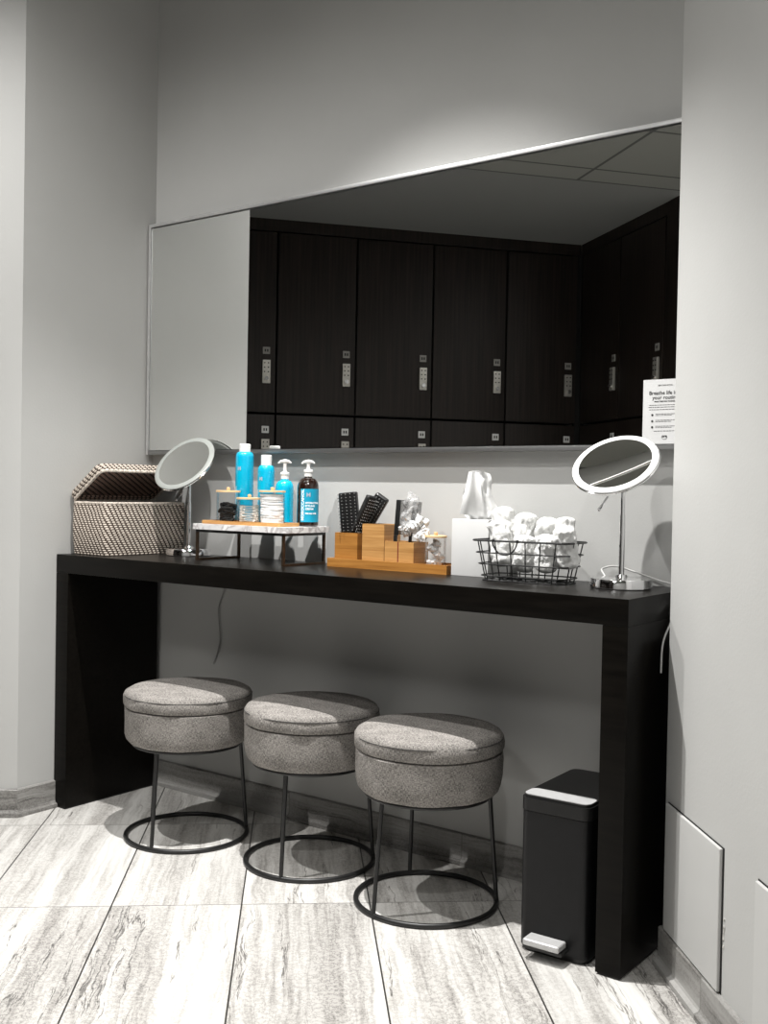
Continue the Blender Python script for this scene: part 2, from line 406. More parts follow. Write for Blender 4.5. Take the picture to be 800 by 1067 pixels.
def tag(o, label=None, cat=None, group=None, kind=None):
    if label: o['label'] = label
    if cat: o['category'] = cat
    if group: o['group'] = group
    if kind: o['kind'] = kind
    return o
def thing(name, loc, label, cat, group=None, rz=0):
    o = bpy.data.objects.new(name, None); COL.objects.link(o); o.location = loc; o.rotation_euler = (0, 0, rz)
    o.empty_display_size = .05
    return tag(o, label, cat, group)
def dup(root, loc, rz=0, label=None, rot=None):
    r = root.copy(); COL.objects.link(r); r.location = loc; r.rotation_euler = rot or (0, 0, rz)
    if label: r['label'] = label
    for ch in list(root.children):
        c = ch.copy(); COL.objects.link(c); c.parent = r
        for g in list(ch.children):
            d = g.copy(); COL.objects.link(d); d.parent = c
    return r
def text(name, body, size, m, parent, mtx, align='LEFT', ext=.0001, bold=0):
    cu = bpy.data.curves.new(name, 'FONT'); cu.body = body; cu.size = size; cu.align_x = align; cu.extrude = ext; cu.offset = bold
    cu.resolution_u = 3
    t = bpy.data.objects.new('tmp', cu); COL.objects.link(t)
    bpy.context.view_layer.update()
    me = bpy.data.meshes.new_from_object(t.evaluated_get(bpy.context.evaluated_depsgraph_get()))
    bpy.data.objects.remove(t); bpy.data.curves.remove(cu)
    me.transform(mtx); me.materials.clear(); me.materials.append(m); me.name = name
    o = bpy.data.objects.new(name, me); COL.objects.link(o)
    if parent: o.parent = parent
    return o
def bendz(me_obj, R, sgn=-1):
    """wrap flat text (x,z at y=0) round a cylinder of radius R about z, facing -y"""
    for v in me_obj.data.vertices:
        a = v.co.x/R; rr = R - v.co.y
        v.co.x = rr*math.sin(a); v.co.y = -rr*math.cos(a)
def rotz(o, a): o.data.transform(Matrix.Rotation(a, 4, 'Z'))

# ------------------------------------------------------------------ setting
H = .76
CZ = 2.68
Pc = (1.858, -.240)                         # free corner of the oblique right wall
RW = (.6573, -.7536)                        # along right wall, toward the room
AD = (-.6225, .7826); BD = (.7826, .6225)   # along locker wall A / B
K = (-.5915, -4.3527)                         # inner corner of the lockers
def along(p, d, s): return (p[0]+d[0]*s, p[1]+d[1]*s)
LW = (-.7536, -.6573)
def isect(p, d, q, e):
    den = d[0]*e[1]-d[1]*e[0]; t = ((q[0]-p[0])*e[1]-(q[1]-p[1])*e[0])/den
    return along(p, d, t)
OL = (0, -.495)
LD = .40                                    # locker depth
A_end = isect(OL, LW, K, AD)
# backing walls stand LD behind locker faces
KA = along(K, BD, -LD-.01); KB = along(KA, AD, -LD-.01)    # back corner
A_back_end = isect(OL, LW, KA, AD)
B_len = 1.27
E1 = along(K, BD, B_len); E2 = along(E1, AD, -1.5); E3 = isect(E2, BD, Pc, RW)
B_back_end = along(KB, BD, B_len+LD+.01)
def struct(o): o['kind'] = 'structure'; return o
def wall(name, a, b, m=W_WALL, z0=0, z1=CZ, th=.1, out=None):
    d = Vector((b[0]-a[0], b[1]-a[1])).normalized(); n = Vector((-d.y, d.x))*(out or 1)
    poly = [a, b, (b[0]+n.x*th, b[1]+n.y*th), (a[0]+n.x*th, a[1]+n.y*th)]
    return struct(MB().prism(poly, z0, z1).build(name, m, smooth=False))
# floor and ceiling
room = [(1.98, .12), (-.12, .12), (-.12, -.45), along(A_back_end, LW, .1), along(KB, AD, -.1), along(B_back_end, AD, -.1), along(E2, AD, -.1), (E3[0]+.05, E3[1]-.05), (E3[0]+.15, E3[1]+.15)]
struct(MB().prism(room, -.06, 0).build('floor', STONE, smooth=False))
struct(MB().prism(room, CZ, CZ+.06).build('ceiling', CEIL, smooth=False))
wall('wall_back', (1.858, 0), (-.1, 0), th=.1, out=-1)
wall('wall_left', (0, 0), OL, out=-1)
wall('wall_left_oblique', OL, A_back_end, out=-1)
wall('wall_lockers', A_back_end, KB, out=-1)
wall('wall_lockers_end', KB, B_back_end, out=-1)
wall('wall_return', along(E1, AD, -.0), E2, m=LOCKWOOD, out=-1)
wall('wall_far', E2, E3, out=-1)
wall('wall_right_oblique', E3, Pc, out=-1)
wall('wall_right', Pc, (1.858, 0), out=-1)

# baseboards : stone strip with uv (metres) + small foot strip
def baseboard(name, a, b, inward, off=0.0, h=.08, th=.010, ext0=0, ext1=0):
    a = Vector(a); b = Vector(b); d = (b-a).normalized(); n = Vector(inward).normalized()
    L = (b-a).length
    mb = MB()
    prof = [(0, 0), (.021, 0), (.021, .011), (.0125, .015), (th, .02), (th, h-.003), (th-.003, h), (0, h)]
    rings = []
    for (t, ee) in ((0, ext0), (L, ext1)):
        rings.append([mb.bm.verts.new((a.x+d.x*(t+ee*q)+n.x*q, a.y+d.y*(t+ee*q)+n.y*q, z)) for q, z in prof])
    k = len(prof); ac = 0
    for i in range(k):
        j = (i+1) % k
        f = mb.bm.faces.new((rings[0][i], rings[1][i], rings[1][j], rings[0][j]))
        st = math.hypot(prof[j][0]-prof[i][0], prof[j][1]-prof[i][1])
        for lp, uv in zip(f.loops, ((off, ac), (off+L, ac), (off+L, ac+st), (off, ac+st))): lp[mb.uv].uv = uv
        ac += st
    mb.bm.faces.new(rings[0]); mb.bm.faces.new(list(reversed(rings[1])))
    return struct(mb.build(name, STONE_B, smooth=False))
baseboard('baseboard_back', (0, 0), (1.858, 0), (0, -1), off=.10)
baseboard('baseboard_left', OL, (0, 0), (1, 0), off=.9, ext0=-.45)
baseboard('baseboard_left_oblique', along(OL, LW, 2.0), OL, (.6573, -.7536), off=.2, ext1=.45)
baseboard('baseboard_right_oblique', Pc, along(Pc, RW, 2.2), (-.7536, -.6573), off=.355+.13+.01)

# ------------------------------------------------------------------ oblique wall cover plates
n_in = Vector((-.7536, -.6573, 0)); dW = Vector((RW[0], RW[1], 0))
RWM = Matrix(((dW.x, n_in.x, 0, Pc[0]), (dW.y, n_in.y, 0, Pc[1]), (0, 0, 1, 0), (0, 0, 0, 1)))   # local x along wall, y into room
def cover_plate(x0, x1, z0, z1, label):
    t = thing('wall_cover_plate', RWM @ Vector(((x0+x1)/2, .0, z0)), label, 'cover plate', 'painted square cover plates low on the right wall', rz=math.atan2(dW.y, dW.x)+0)
    # local frame: x along wall, y = world normal outwards of room -> -y_in
    w = x1-x0; h = z1-z0
    s = -1 if Matrix.Rotation(math.atan2(dW.y, dW.x), 4, 'Z').to_3x3() @ Vector((0, 1, 0)) @ n_in < 0 else 1
    y0, y1 = sorted((s*.001, s*.008))
    MB().box(-w/2, w/2, y0, y1, 0, h, bev=.003, seg=3).build('plate', W_PLATE, t)
    g0, g1 = sorted((s*.0004, s*.0012))
    MB().box(-w/2-.003, w/2+.004, g0, g1, -.003, h+.002).build('shadow_gap', DARKIN, t)
    return t
cover_plate(.022, .298, .083, .340, 'square white painted cover plate low on the wall beside the dark table leg')
cover_plate(.445, .72, .083, .338, 'square white painted cover plate cut by the right edge of the view')
# chipped plaster beside the first plate
mb = MB()
for (x, z, r) in ((.308, .20, .008), (.306, .185, .007), (.309, .215, .005), (.307, .170, .004)):
    mb.ellip((x, .0005, z), (r*.45, .0015, r), 3, mtx=RWM, amp=.004, freq=90, seed=x*100)
o = mb.build('trim_1', W_PLASTER); struct(o)

# ------------------------------------------------------------------ console table
DF, XL, XR, TT = -.3701, .003, 1.8234, .055
t = thing('console_table', ((XL+XR)/2, DF/2, 0), 'long black-brown waterfall console table against the grey wall under the wide mirror', 'table')
cx, cy = (XL+XR)/2, DF/2
MB().box(XL-cx, XR-cx, DF-cy, -.022-cy, H-TT, H, bev=.0018).build('table_top', BLACKWOOD, t)
for x0 in (XL, XR-TT):
    MB().box(x0-cx, x0+TT-cx, DF-cy, -.022-cy, .004, H-TT, bev=.0018).build('side_panel', BLACKWOOD, t)
    MB().box(x0+.004-cx, x0+TT-.004-cx, DF+.004-cy, -.03-cy, 0, .004).build('foot_pad', BLKPLAS, t)

# ------------------------------------------------------------------ wall mirror
MZ0, MZ1, MX0, MX1 = 1.0705, 1.8126, .004, 1.846
t = thing('wall_mirror', (.92, -.016, MZ0), 'very wide frameless-looking wall mirror with a thin silver metal frame above the dark table', 'mirror')
ox, oz = .92, MZ0
MB().box(MX0+.012-ox, MX1-.012-ox, -.014, .014, .014, MZ1-oz-.014).build('mirror_glass', MIRROR, t, smooth=False)
fw_ = .010
def fr(x0, x1, z0, z1): MB().box(x0-ox, x1-ox, -.018, .015, z0-oz, z1-oz, bev=.0015).build('frame', ALU, t)
fr(MX0, MX0+fw_, MZ0, MZ1); fr(MX1-fw_, MX1, MZ0, MZ1)
fr(MX0+fw_, MX1-fw_, MZ1-fw_, MZ1)
MB().box(MX0+fw_-ox, MX1-fw_-ox, -.018, .015, 0, .012, bev=.0015).build('frame', DULLALU, t)

# notice on the mirror
t = thing('notice_card', (1.7555, -.0355, 1.0835), 'small white printed notice standing on the lower right corner of the wall mirror', 'sign')
MB().box(-.0525, .0525, -.0008, .0008, 0, .146).build('card', PAPER, t, smooth=False)
TM = Matrix.Rotation(PI/2, 4, 'X')
def sg(s, z, size, bold=0, nm='lettering', x=0, al='CENTER'):
    return text(nm, s, size, PRINT_K, t, Matrix.Translation((x, -.0012, z)) @ TM, al, bold=bold)
sg('SELF-CARE RITUAL', .131, .0042)
sg('Breathe life into', .1115, .0118, bold=.00012)
sg('your routine', .1010, .0118, bold=.00012)
sg('MAKE TIME FOR YOURSELF', .0945, .0042, bold=.0001)
mb = MB()
for z, w in ((.0873, .074), (.0825, .078), (.0770, .074), (.0285, .05)):
    x = -w/2
    while x < w/2:
        l = random.uniform(.003, .009); mb.box(x, min(x+l, w/2), -.0011, -.0008, z, z+.0012); x += l+.0012
for zz in (.064, .0500, .0365):
    for dz, w in ((.0030, .044), (0, .036)):
        x = -.022
        while x < -.022+w:
            l = random.uniform(.003, .008); mb.box(x, x+l, -.0011, -.0008, zz+dz, zz+dz+.0011); x += l+.0011
mb.build('printed_lines', PRINT_K, t, smooth=False)
mb = MB()
for zz in (.0655, .0515, .0380): mb.lathe([(0, -.0003), (.0026, -.0003), (.0026, .0003), (0, .0003)], 16, mtx=Matrix.Translation((-.0295, -.0011, zz)) @ TM)
mb.build('bullet_dots', PRINT_K, t, smooth=False)
sg('ore', .0150, .0085, bold=.0003, nm='logo')
mb = MB(); mb.tube([(.0065*math.cos(a), -.0011, .0160-abs(.0065*math.sin(a))*.9) for a in [PI*i/12 for i in range(13)]], .0003, 6); mb.build('logo', PRINT_K, t)

# ------------------------------------------------------------------ lockers (seen in the mirror)
ROWZ = [(.10, 1.445), (1.455, 2.60)]
lw = .513
def locker(s0, w, z0, z1, dirv, inw, lock_end, label, group):
    """locker whose face runs from s0 to s0+w along dirv from corner K; lock near far end"""
    a = along(K, dirv, s0+w/2)
    rz = math.atan2(dirv[1], dirv[0])
    nin = Matrix.Rotation(rz, 3, 'Z') @ Vector((0, 1, 0))
    s = 1 if nin.x*inw[0]+nin.y*inw[1] > 0 else -1
    t = thing('locker', (a[0], a[1], z0), label, 'locker', group, rz=rz)
    h = z1-z0
    def bx(x0, x1, y0, y1, *r, **k):
        y0, y1 = sorted((s*y0, s*y1)); return MB().box(x0, x1, y0, y1, *r, **k)
    bx(-w/2+.001, w/2-.001, -LD, -.022, 0, h).build('body', LOCKGAP, t, smooth=False)
    d = bx(-w/2+.004, w/2-.004, -.020, 0, .004, h-.004, bev=.0012).build('door', LOCKWOOD, t)
    e = lock_end
    lx = e*(w/2-.062)
    zp = (1.825-z0) if z0 > 1 else (1.325-z0)
    pl = bx(lx-.023, lx+.023, 0, .006, zp, zp+.045, bev=.004, seg=3).build('number_plate', WPLAS if z0 < 1 else PLATE2, d)
    bx(lx-.012, lx-.003, .006, .0065, zp+.014, zp+.031).build('digit', PRINT_K, d, smooth=False)
    bx(lx+.003, lx+.012, .006, .0065, zp+.014, zp+.031).build('digit', PRINT_K, d, smooth=False)
    zl = zp-.185
    bx(lx-.026, lx+.026, 0, .018, zl, zl+.148, bev=.005, seg=3).build('lock_body', LOCKM, d)
    mb = MB()
    for i in range(2):
        for j in range(3):
            c = Vector((lx+(-.012+i*.024), s*.019, zl+.128-j*.028))
            mb.lathe([(0, -.002), (.0045, -.002), (.0045, .002), (0, .002)], 10, mtx=Matrix.Translation(c) @ Matrix.Rotation(PI/2, 4, 'X'))
    mb.build('keypad', DARKIN, d)
    mb = MB(); mb.lathe([(0, -.008), (.013, -.008), (.013, .008), (0, .008)], 18, mtx=Matrix.Translation((lx, s*.026, zl+.030)) @ Matrix.Rotation(PI/2, 4, 'X'))
    mb.build('lock_knob', CHROME, d)
    return t
PLATE2 = mat('grey_plate', (.30, .29, .27), .5, noise_scale=50, noise_amt=.05)
LOCKM = mat('lock_metal', (.50, .48, .44), .35, metal=.6, noise_scale=70, noise_amt=.08)
order = ['nearest the locker corner', 'second from the locker corner', 'third from the locker corner', 'fourth from the locker corner', 'fifth from the locker corner by the wall']
for i in range(5):
    w = lw if i < 4 else .40
    s0 = .018+i*.518
    for r, (z0, z1) in enumerate(ROWZ):
        locker(s0+.0025, w, z0, z1, AD, BD, -1, ('tall upper' if r else 'lower')+' dark locker reflected in the mirror, '+order[i], 'dark lockers on the long wall')
for i in range(2):
    for r, (z0, z1) in enumerate(ROWZ):
        locker(.03+i*.55, .545, z0, z1, BD, AD, 1, ('tall upper' if r else 'lower')+' dark locker on the short wall reflected at right, '+('beside the corner' if i == 0 else 'farther from the corner'), 'dark lockers on the short wall')
# carcass trims round the lockers
def lpris(name, a0, a1, d0, d1, z0, z1, dirv, nrm, m=LOCKWOOD):
    p = [along(along(K, dirv, q), nrm, w) for q, w in ((a0, d0), (a1, d0), (a1, d1), (a0, d1))]
    return struct(MB().prism(p, z0, z1).build(name, m, smooth=False))
lpris('trim_2', .001, 2.69, -LD, -.004, 2.605, CZ, AD, BD)
lpris('trim_3', .001, B_len, -LD, -.004, 2.605, CZ, BD, AD)
lpris('trim_4', .001, 2.69, -LD, -.02, 0, .095, AD, BD)
lpris('trim_5', .001, B_len, -LD, -.02, 0, .095, BD, AD)
lpris('trim_6', -.02, .028, -.03, -.003, .095, 2.605, AD, BD, LOCKGAP)
lpris('trim_7', .004, .028, -.03, -.003, .095, 2.605, BD, AD, LOCKGAP)
lpris('trim_8', 1.132, B_len, -LD, -.003, .095, 2.605, BD, AD, LOCKWOOD)

# ------------------------------------------------------------------ lights
DL = [(1.15, -.70), (.36, -1.42), (2.35, -1.95)]
LP = [345, 145, 14]
ceil_t = None
for i, ((x, y), pw) in enumerate(zip(DL, LP)):
    lab = ['recessed round ceiling downlight above the right half of the table', 'recessed round ceiling downlight above the left stool', 'recessed round ceiling downlight in the middle of the room'][i]
    t = thing('ceiling_downlight', (x, y, CZ), lab, 'ceiling light', 'recessed downlights')
    MB().lathe([(.040, -.001), (.058, -.001), (.058, -.006), (.050, -.008), (.040, -.004)], 32, closed=True).build('trim_ring', WPLAS, t)
    MB().lathe([(0, -.0005), (.040, -.0005), (.040, -.002), (0, -.002)], 32).build('lens', LENS, t)
    if i < 2:
        l = bpy.data.lights.new('downlight_lamp', 'SPOT'); l.spot_size = math.radians((92, 160)[i]); l.spot_blend = 1; l.shadow_soft_size = .016
    else:
        l = bpy.data.lights.new('downlight_lamp', 'AREA'); l.shape = 'DISK'; l.size = .10
    l.energy = pw; l.color = (1, .985, .96)
    lo = bpy.data.objects.new('downlight_lamp', l); COL.objects.link(lo); lo.location = (x, y, CZ-.012)
t = thing('fill_panel', (1.6, -3.25, CZ), 'unseen square fill-light panel added on the ceiling at the far side of the room', 'ceiling light', rz=math.atan2(BD[1], BD[0]))  # added out of view as soft fill light for the walls
MB().box(-.30, .30, -.30, .30, -.008, -.0005, bev=.002).build('frame', WPLAS, t)
MB().box(-.275, .275, -.275, .275, -.0095, -.0082).build('glow_face', FILL_GLOW, t)
l = bpy.data.lights.new('fill_lamp', 'AREA'); l.shape = 'SQUARE'; l.size = .54; l.energy = 17; l.color = (1, .99, .97)
lo = bpy.data.objects.new('fill_lamp', l); COL.objects.link(lo); lo.location = (1.6, -3.25, CZ-.013)
w = bpy.data.worlds.new('world'); bpy.context.scene.world = w; w.use_nodes = True
w.node_tree.nodes['Background'].inputs[0].default_value = (.5, .5, .5, 1); w.node_tree.nodes['Background'].inputs[1].default_value = .02

# ------------------------------------------------------------------ stools
rdir = Vector((.804, .595, 0)); fdir = Vector((-.595, .804, 0))
def make_stool(loc, label, angs, seed):
    t = thing('round_stool', (loc[0], loc[1], 0), label, 'stool', 'round fabric stools under the table')
    def wob(a, r, z): return .0022*noise.noise(Vector((math.cos(a)*2.2+seed*5, math.sin(a)*2.2, z*30)))*2 if r > .1 else 0
    def wob2(a, r, z): return (.003*noise.noise(Vector((math.cos(a)*3+seed*9, math.sin(a)*3, z*18)))*1.6) if r > .1 else 0
    MB().lathe([(0.0000, .2640), (0.1464, .2640), (0.1591, .2675), (0.1671, .276), (0.1713, .290), (0.1728, .31), (0.1731, 0.3450), (0.1726, 0.3620), (0.1669, 0.3645), (0.0000, 0.3645)], 96, wob=wob2).build('seat_body', FABRIC, t)
    MB().lathe([(0.0000, 0.3655), (0.1679, 0.3655), (0.1732, 0.3670), (0.1757, 0.3720), (0.1760, 0.3850), (0.1747, 0.3970), (0.1693, 0.4060), (0.1591, 0.4115), (0.1366, 0.4150), (0.0976, 0.4175), (0.0488, 0.4185), (0.0000, 0.4190)], 96, wob=wob).build('lid', FABRIC, t)
    mb = MB(); mb.tube([(.1748*math.cos(2*PI*i/72), .1748*math.sin(2*PI*i/72), .3965) for i in range(72)], .0011, 6, closed=True); mb.build('piping', PIPING, t)
    mb = MB(); mb.tube([(.148*math.cos(2*PI*i/60), .148*math.sin(2*PI*i/60), .2615) for i in range(60)], .005, 8, closed=True); mb.build('seat_ring', BLKMETAL, t)
    mb = MB(); mb.tube([(.166*math.cos(2*PI*i/80), .166*math.sin(2*PI*i/80), .0062) for i in range(80)], .0062, 12, closed=True); mb.build('floor_ring', BLKMETAL, t)
    for a in angs:
        a = math.radians(a); d = rdir*math.cos(a)+fdir*math.sin(a)
        mb = MB(); mb.tube([d*.145+Vector((0, 0, .2665)), d*.166+Vector((0, 0, .008))], .0052, 10); mb.build('leg', BLKMETAL, t)
    return t
make_stool((.498, -.293), 'round grey fabric stool on black wire frame, leftmost of three, beside the left table leg', (15, 137, 247), 1)
make_stool((.897, -.234), 'round grey fabric stool on black wire frame, middle one between the two other stools', (4, 121, 249), 2)
make_stool((1.287, -.267), 'round grey fabric stool on black wire frame, rightmost, next to the black step bin', (-8, 102, 222), 3)

# ------------------------------------------------------------------ step bin
t = thing('step_bin', (1.661, -.227, 0), 'slim black rectangular step bin with steel trim tucked beside the right table leg', 'trash can', rz=math.radians(2))
bw, bd, bh = .156, .268, .297
def rr_prism(mb, w, d, r, z0, z1, n=6, cy=0):
    p = rrect(w, d, r, n, 0, cy); mb.prism(p, z0, z1)
mb = MB(); rr_prism(mb, bw-.012, bd-.012, .018, 0, .012); mb.build('base', BLKPLAS, t, angle=50)
mb = MB(); rr_prism(mb, bw, bd, .020, .012, bh); mb.build('body', CANBODY, t, angle=50)
mb = MB(); rr_prism(mb, bw+.003, bd+.003, .021, bh+.0015, bh+.028); b_ = mb.build('rim', CANLID, t, angle=50)
mb = MB(); rr_prism(mb, bw-.004, bd-.006, .018, bh+.028, bh+.0335); lid = mb.build('lid', CANLID, t, angle=50)
mb = MB(); rr_prism(mb, bw-.006, .052, .016, bh+.0335, bh+.0350, cy=-bd/2+.031); mb.build('steel_trim', STEEL, lid, angle=50)
MB().box(-.047, .034, -bd/2-.040, -bd/2-.001, .030, .044, bev=.005, seg=3).build('pedal', STEEL, t)
MB().box(-.050, .038, -bd/2-.034, -bd/2+.001, .022, .0295, bev=.002).build('pedal_bracket', BLKPLAS, t)

# ------------------------------------------------------------------ woven basket with tilted lid
BX0, BX1, BY0, BY1 = .012, .176, -.326, -.012
bcx, bcy = (BX0+BX1)/2, (BY0+BY1)/2
t = thing('woven_basket', (bcx, bcy, H), 'rectangular woven seagrass basket with lid propped half open at the left table end', 'basket', rz=math.radians(0))
BW, BDp, BH = BX1-BX0, BY1-BY0, .155
def wallring(mb, w, d, r, z0, z1, n=5, flare=0):
    p0 = rrect(w-flare, d-flare, r, n); p1 = rrect(w, d, r, n); k = len(p0)
    L = [0]
    for i in range(k): L.append(L[-1]+math.hypot(p1[(i+1) % k][0]-p1[i][0], p1[(i+1) % k][1]-p1[i][1]))
    S = 14
    ring = []
    for q in range(S+1):
        f = q/S
        bul = .004*math.sin(PI*f)
        row = []
        for i in range(k):
            x = p0[i][0]*(1-f)+p1[i][0]*f; y = p0[i][1]*(1-f)+p1[i][1]*f
            m_ = math.hypot(x, y); nn = noise.noise(Vector((x*18, y*18, f*2)))*.0025
            row.append(mb.bm.verts.new((x+x/m_*(bul+nn), y+y/m_*(bul+nn), z0+(z1-z0)*f)))
        ring.append(row)
    for q in range(S):
        for i in range(k):
            j = (i+1) % k
            fc = mb.bm.faces.new((ring[q][i], ring[q][j], ring[q+1][j], ring[q+1][i]))
            for lp, uv in zip(fc.loops, ((L[i], z0+(z1-z0)*q/S), (L[i+1], z0+(z1-z0)*q/S), (L[i+1], z0+(z1-z0)*(q+1)/S), (L[i], z0+(z1-z0)*(q+1)/S))): lp[mb.uv].uv = uv
    return ring
mb = MB(); rg = wallring(mb, BW, BDp, .016, .001, BH, flare=.004); mb.bm.faces.new(list(reversed(rg[0])))
ob = mb.build('basket_body', WEAVE, t)
mb = MB(); wallring(mb, BW-.014, BDp-.014, .010, .004, BH-.001); mb.build('lining', WEAVE_IN, t)
mb = MB(); mb.tube([(x, y, BH) for x, y in rrect(BW-.006, BDp-.006, .015, 6)], .0042, 8, closed=True); mb.build('rim', WEAVE_RIM, t)
MB().box(-BW/2+.012, BW/2-.012, -BDp/2+.012, BDp/2-.012, .002, .006).build('bottom', WEAVE_IN, t)
# lid, hinged on the wall side (-x), opened
ang = math.radians(-35)
LM = Matrix.Translation((-BW/2+.006, 0, BH+.006)) @ Matrix.Rotation(ang, 4, 'Y') @ Matrix.Translation((BW/2-.004, 0, 0))
mb = MB()
rg = wallring(mb, BW, BDp, .020, 0, .026)
for v in mb.bm.verts: v.co = LM @ v.co
f = mb.bm.faces.new(rg[-1])
for lp in f.loops:
    q = LM.inverted() @ lp.vert.co; lp[mb.uv].uv = (q.x, q.y)
lid = mb.build('lid', WEAVE, t)
mb = MB(); rg = wallring(mb, BW-.012, BDp-.012, .015, .001, .020)
for v in mb.bm.verts: v.co = LM @ v.co
f = mb.bm.faces.new(rg[-1])
for lp in f.loops:
    q = LM.inverted() @ lp.vert.co; lp[mb.uv].uv = (q.x, q.y)
mb.build('lid_lining', WEAVE_IN, lid)
mb = MB(); mb.tube([LM @ Vector((x, y, 0)) for x, y in rrect(BW-.004, BDp-.004, .018, 6)], .0045, 8, closed=True); mb.build('lid_rim', WEAVE_RIM, lid)

# hair dryer lying in the basket
t = thing('hair_dryer', (.085, -.14, H+.085), 'black hair dryer lying in the open woven basket', 'hair dryer')
R1 = Matrix.Rotation(math.radians(78), 4, 'X')
mb = MB(); mb.lathe([(.0, -.075), (.022, -.074), (.030, -.066), (.034, -.03), (.033, .0), (.028, .03), (.024, .06), (.0235, .075), (.020, .075), (.020, .062), (0, .062)], 28, mtx=R1); mb.build('barrel', BLKPLAS, t)
mb = MB(); mb.lathe([(.0245, .048), (.0262, .050), (.0262, .056), (.0245, .058)], 28, mtx=R1, closed=True); mb.build('ring', COPPER, t)
mb = MB(); mb.tube([(0, -.028, .0), (.020, -.06, .02), (.026, -.085, .035)], .016, 14, rs=[.018, .015, .013]); mb.build('handle', BLKPLAS, t)
mb = MB(); mb.tube([(.03, .030, .045), (.036, .052, .064)], .0045, 10); mb.build('switch', CHROME, t)
mb = MB()
pts = []
for i in range(70):
    a = i/70*4.2*PI; pts.append((.0+.042*math.cos(a)*(1-.1*math.sin(i)), -.105+.045*math.sin(a), .022+.018*i/70+.01*math.sin(a*1.3)))
mb.tube(pts, .0036, 8); mb.build('power_cord', BLKRUB, t)

# ------------------------------------------------------------------ vanity mirrors on stands
yaw, pit, rol = .6371, -.0185, .0182
cfw = Vector((-math.sin(yaw)*math.cos(pit), math.cos(yaw)*math.cos(pit), math.sin(pit)))
cr0 = Vector((math.cos(yaw), math.sin(yaw), 0)); cu0 = cr0.cross(cfw)
CR = math.cos(rol)*cr0+math.sin(rol)*cu0; CU = -math.sin(rol)*cr0+math.cos(rol)*cu0
CAM = Vector((2.67, -2.3303, .9622))
def make_vmirror(loc, disc_c, nrm, label, rim, lever_dir, rad=.1025):
    t = thing('vanity_mirror', (loc[0], loc[1], H), label, 'mirror', 'round vanity mirrors on chrome stands')
    MB().lathe([(0, 0), (.066, 0), (.0675, .0015), (.0675, .020), (.066, .0218), (.020, .0225), (.014, .024), (.012, .030), (0, .031)], 64).build('base', CHROME, t)
    dc = Vector(disc_c)-Vector((loc[0], loc[1], H))
    n = Vector(nrm).normalized()
    top = dc - n*.016
    MB().lathe([(.0, .02), (.0062, .02), (.0062, .16), (.0052, .165), (.0052, max(.18, top.z-.01)), (0, max(.18, top.z-.01))], 20).build('pole', CHROME, t)
    M4 = Matrix.Translation(dc) @ n.to_track_quat('Z', 'Y').to_matrix().to_4x4()
    j = Vector((0, 0, top.z-.012))
    mb = MB(); mb.tube([j, dc-n*.012], .006, 12); mb.ellip(tuple(j), (.009, .009, .009), 2); mb.build('joint', CHROME, t)
    R = rad
    hd = MB().lathe([(0, -.012), (R*.7, -.011), (R-.003, -.007), (R, -.003), (R, .003), (R-.002, .0045), (R*.85, .0045), (R*.86, .002), (0, .0005)], 96, mtx=M4).build('mirror_head', rim, t)
    MB().lathe([(0, .0008)]+[(R*.86*k/16, .0008+.0034*(k/16)**2) for k in range(1, 17)], 96, mtx=M4, cap=False).build('mirror_glass', PMIRROR, hd, angle=60)
    mb = MB(); mb.tube([(M4 @ Vector((R*math.cos(2*PI*i/96), R*math.sin(2*PI*i/96), -.002))) for i in range(96)], .0022, 8, closed=True); mb.build('chrome_edge', CHROME, hd)
    a = dc - n*.01 + Vector(lever_dir[0]); b = dc + Vector(lever_dir[1])
    mb = MB(); mb.tube([a, b], .0028, 8); mb.ellip(tuple(b), (.004, .004, .004), 2); mb.build('tilt_lever', CHROME, t)
    return t
def nrm(c, x, y): return (-cfw*c + (CR*x + CU*y)*math.sqrt(1-c*c))
nR = nrm(.57, -.448, .894); nL = nrm(.678, -.533, .846)
def unproj(px, py, yy):
    d = cfw + CR*(px-400)/1100.76 - CU*(py-533.5)/1100.76
    return CAM + d*((yy-CAM.y)/d.y)
F = 1100.76
R0 = (1.704, -.138); L0 = (.288, -.105)
dR = unproj(641, 484, -.150); dL = unproj(192.4, 483.4, -.115)
lv = lambda px, py, yy, d: unproj(px, py, yy)-d
make_vmirror(R0, dR, nR, 'tilting vanity mirror with white rim on chrome stand at the right table end', RIM_W, (lv(632, 514, -.155, dR), lv(624, 531, -.165, dR)), rad=.0965)
make_vmirror(L0, dL, nL, 'tilting vanity mirror with grey rim on chrome stand beside the woven basket', RIM_G, (lv(188, 512, -.115, dL), lv(184, 521, -.120, dL)))

# cords
def cord(name, pts, r, m, label):
    P = [Vector(p) for p in pts]; out = []
    for i in range(len(P)-1):
        p0, p1, p2, p3 = P[max(i-1, 0)], P[i], P[i+1], P[min(i+2, len(P)-1)]
        for k in range(8):
            u = k/8; out.append(.5*((2*p1)+(-p0+p2)*u+(2*p0-5*p1+4*p2-p3)*u*u+(-p0+3*p1-3*p2+p3)*u**3))
    out.append(P[-1])
    o = MB().tube(out, r, 8).build(name, m); return tag(o, label, 'cable')
cord('power_cable', [(.340, -.007, .700), (.345, -.007, .66), (.32, -.006, .60), (.322, -.006, .55), (.328, -.006, .50), (.318, -.006, .46), (.30, -.006, .42)], .0022, CORD_G, 'thin grey cable hanging down the wall under the left end of the table')
cord('power_cable', [(1.640, -.075, H+.004), (1.630, -.062, H+.018), (1.615, -.045, H+.033), (1.640, -.028, H+.040), (1.675, -.012, H+.030), (1.74, -.010, H+.012), (1.80, -.035, H+.003), (1.834, -.10, H-.004), (1.8405, -.19, H-.06), (1.8408, -.232, .66), (1.8405, -.238, .60)], .0020, CORD_W, 'thin white cable looping behind the right vanity mirror base and over the table end')

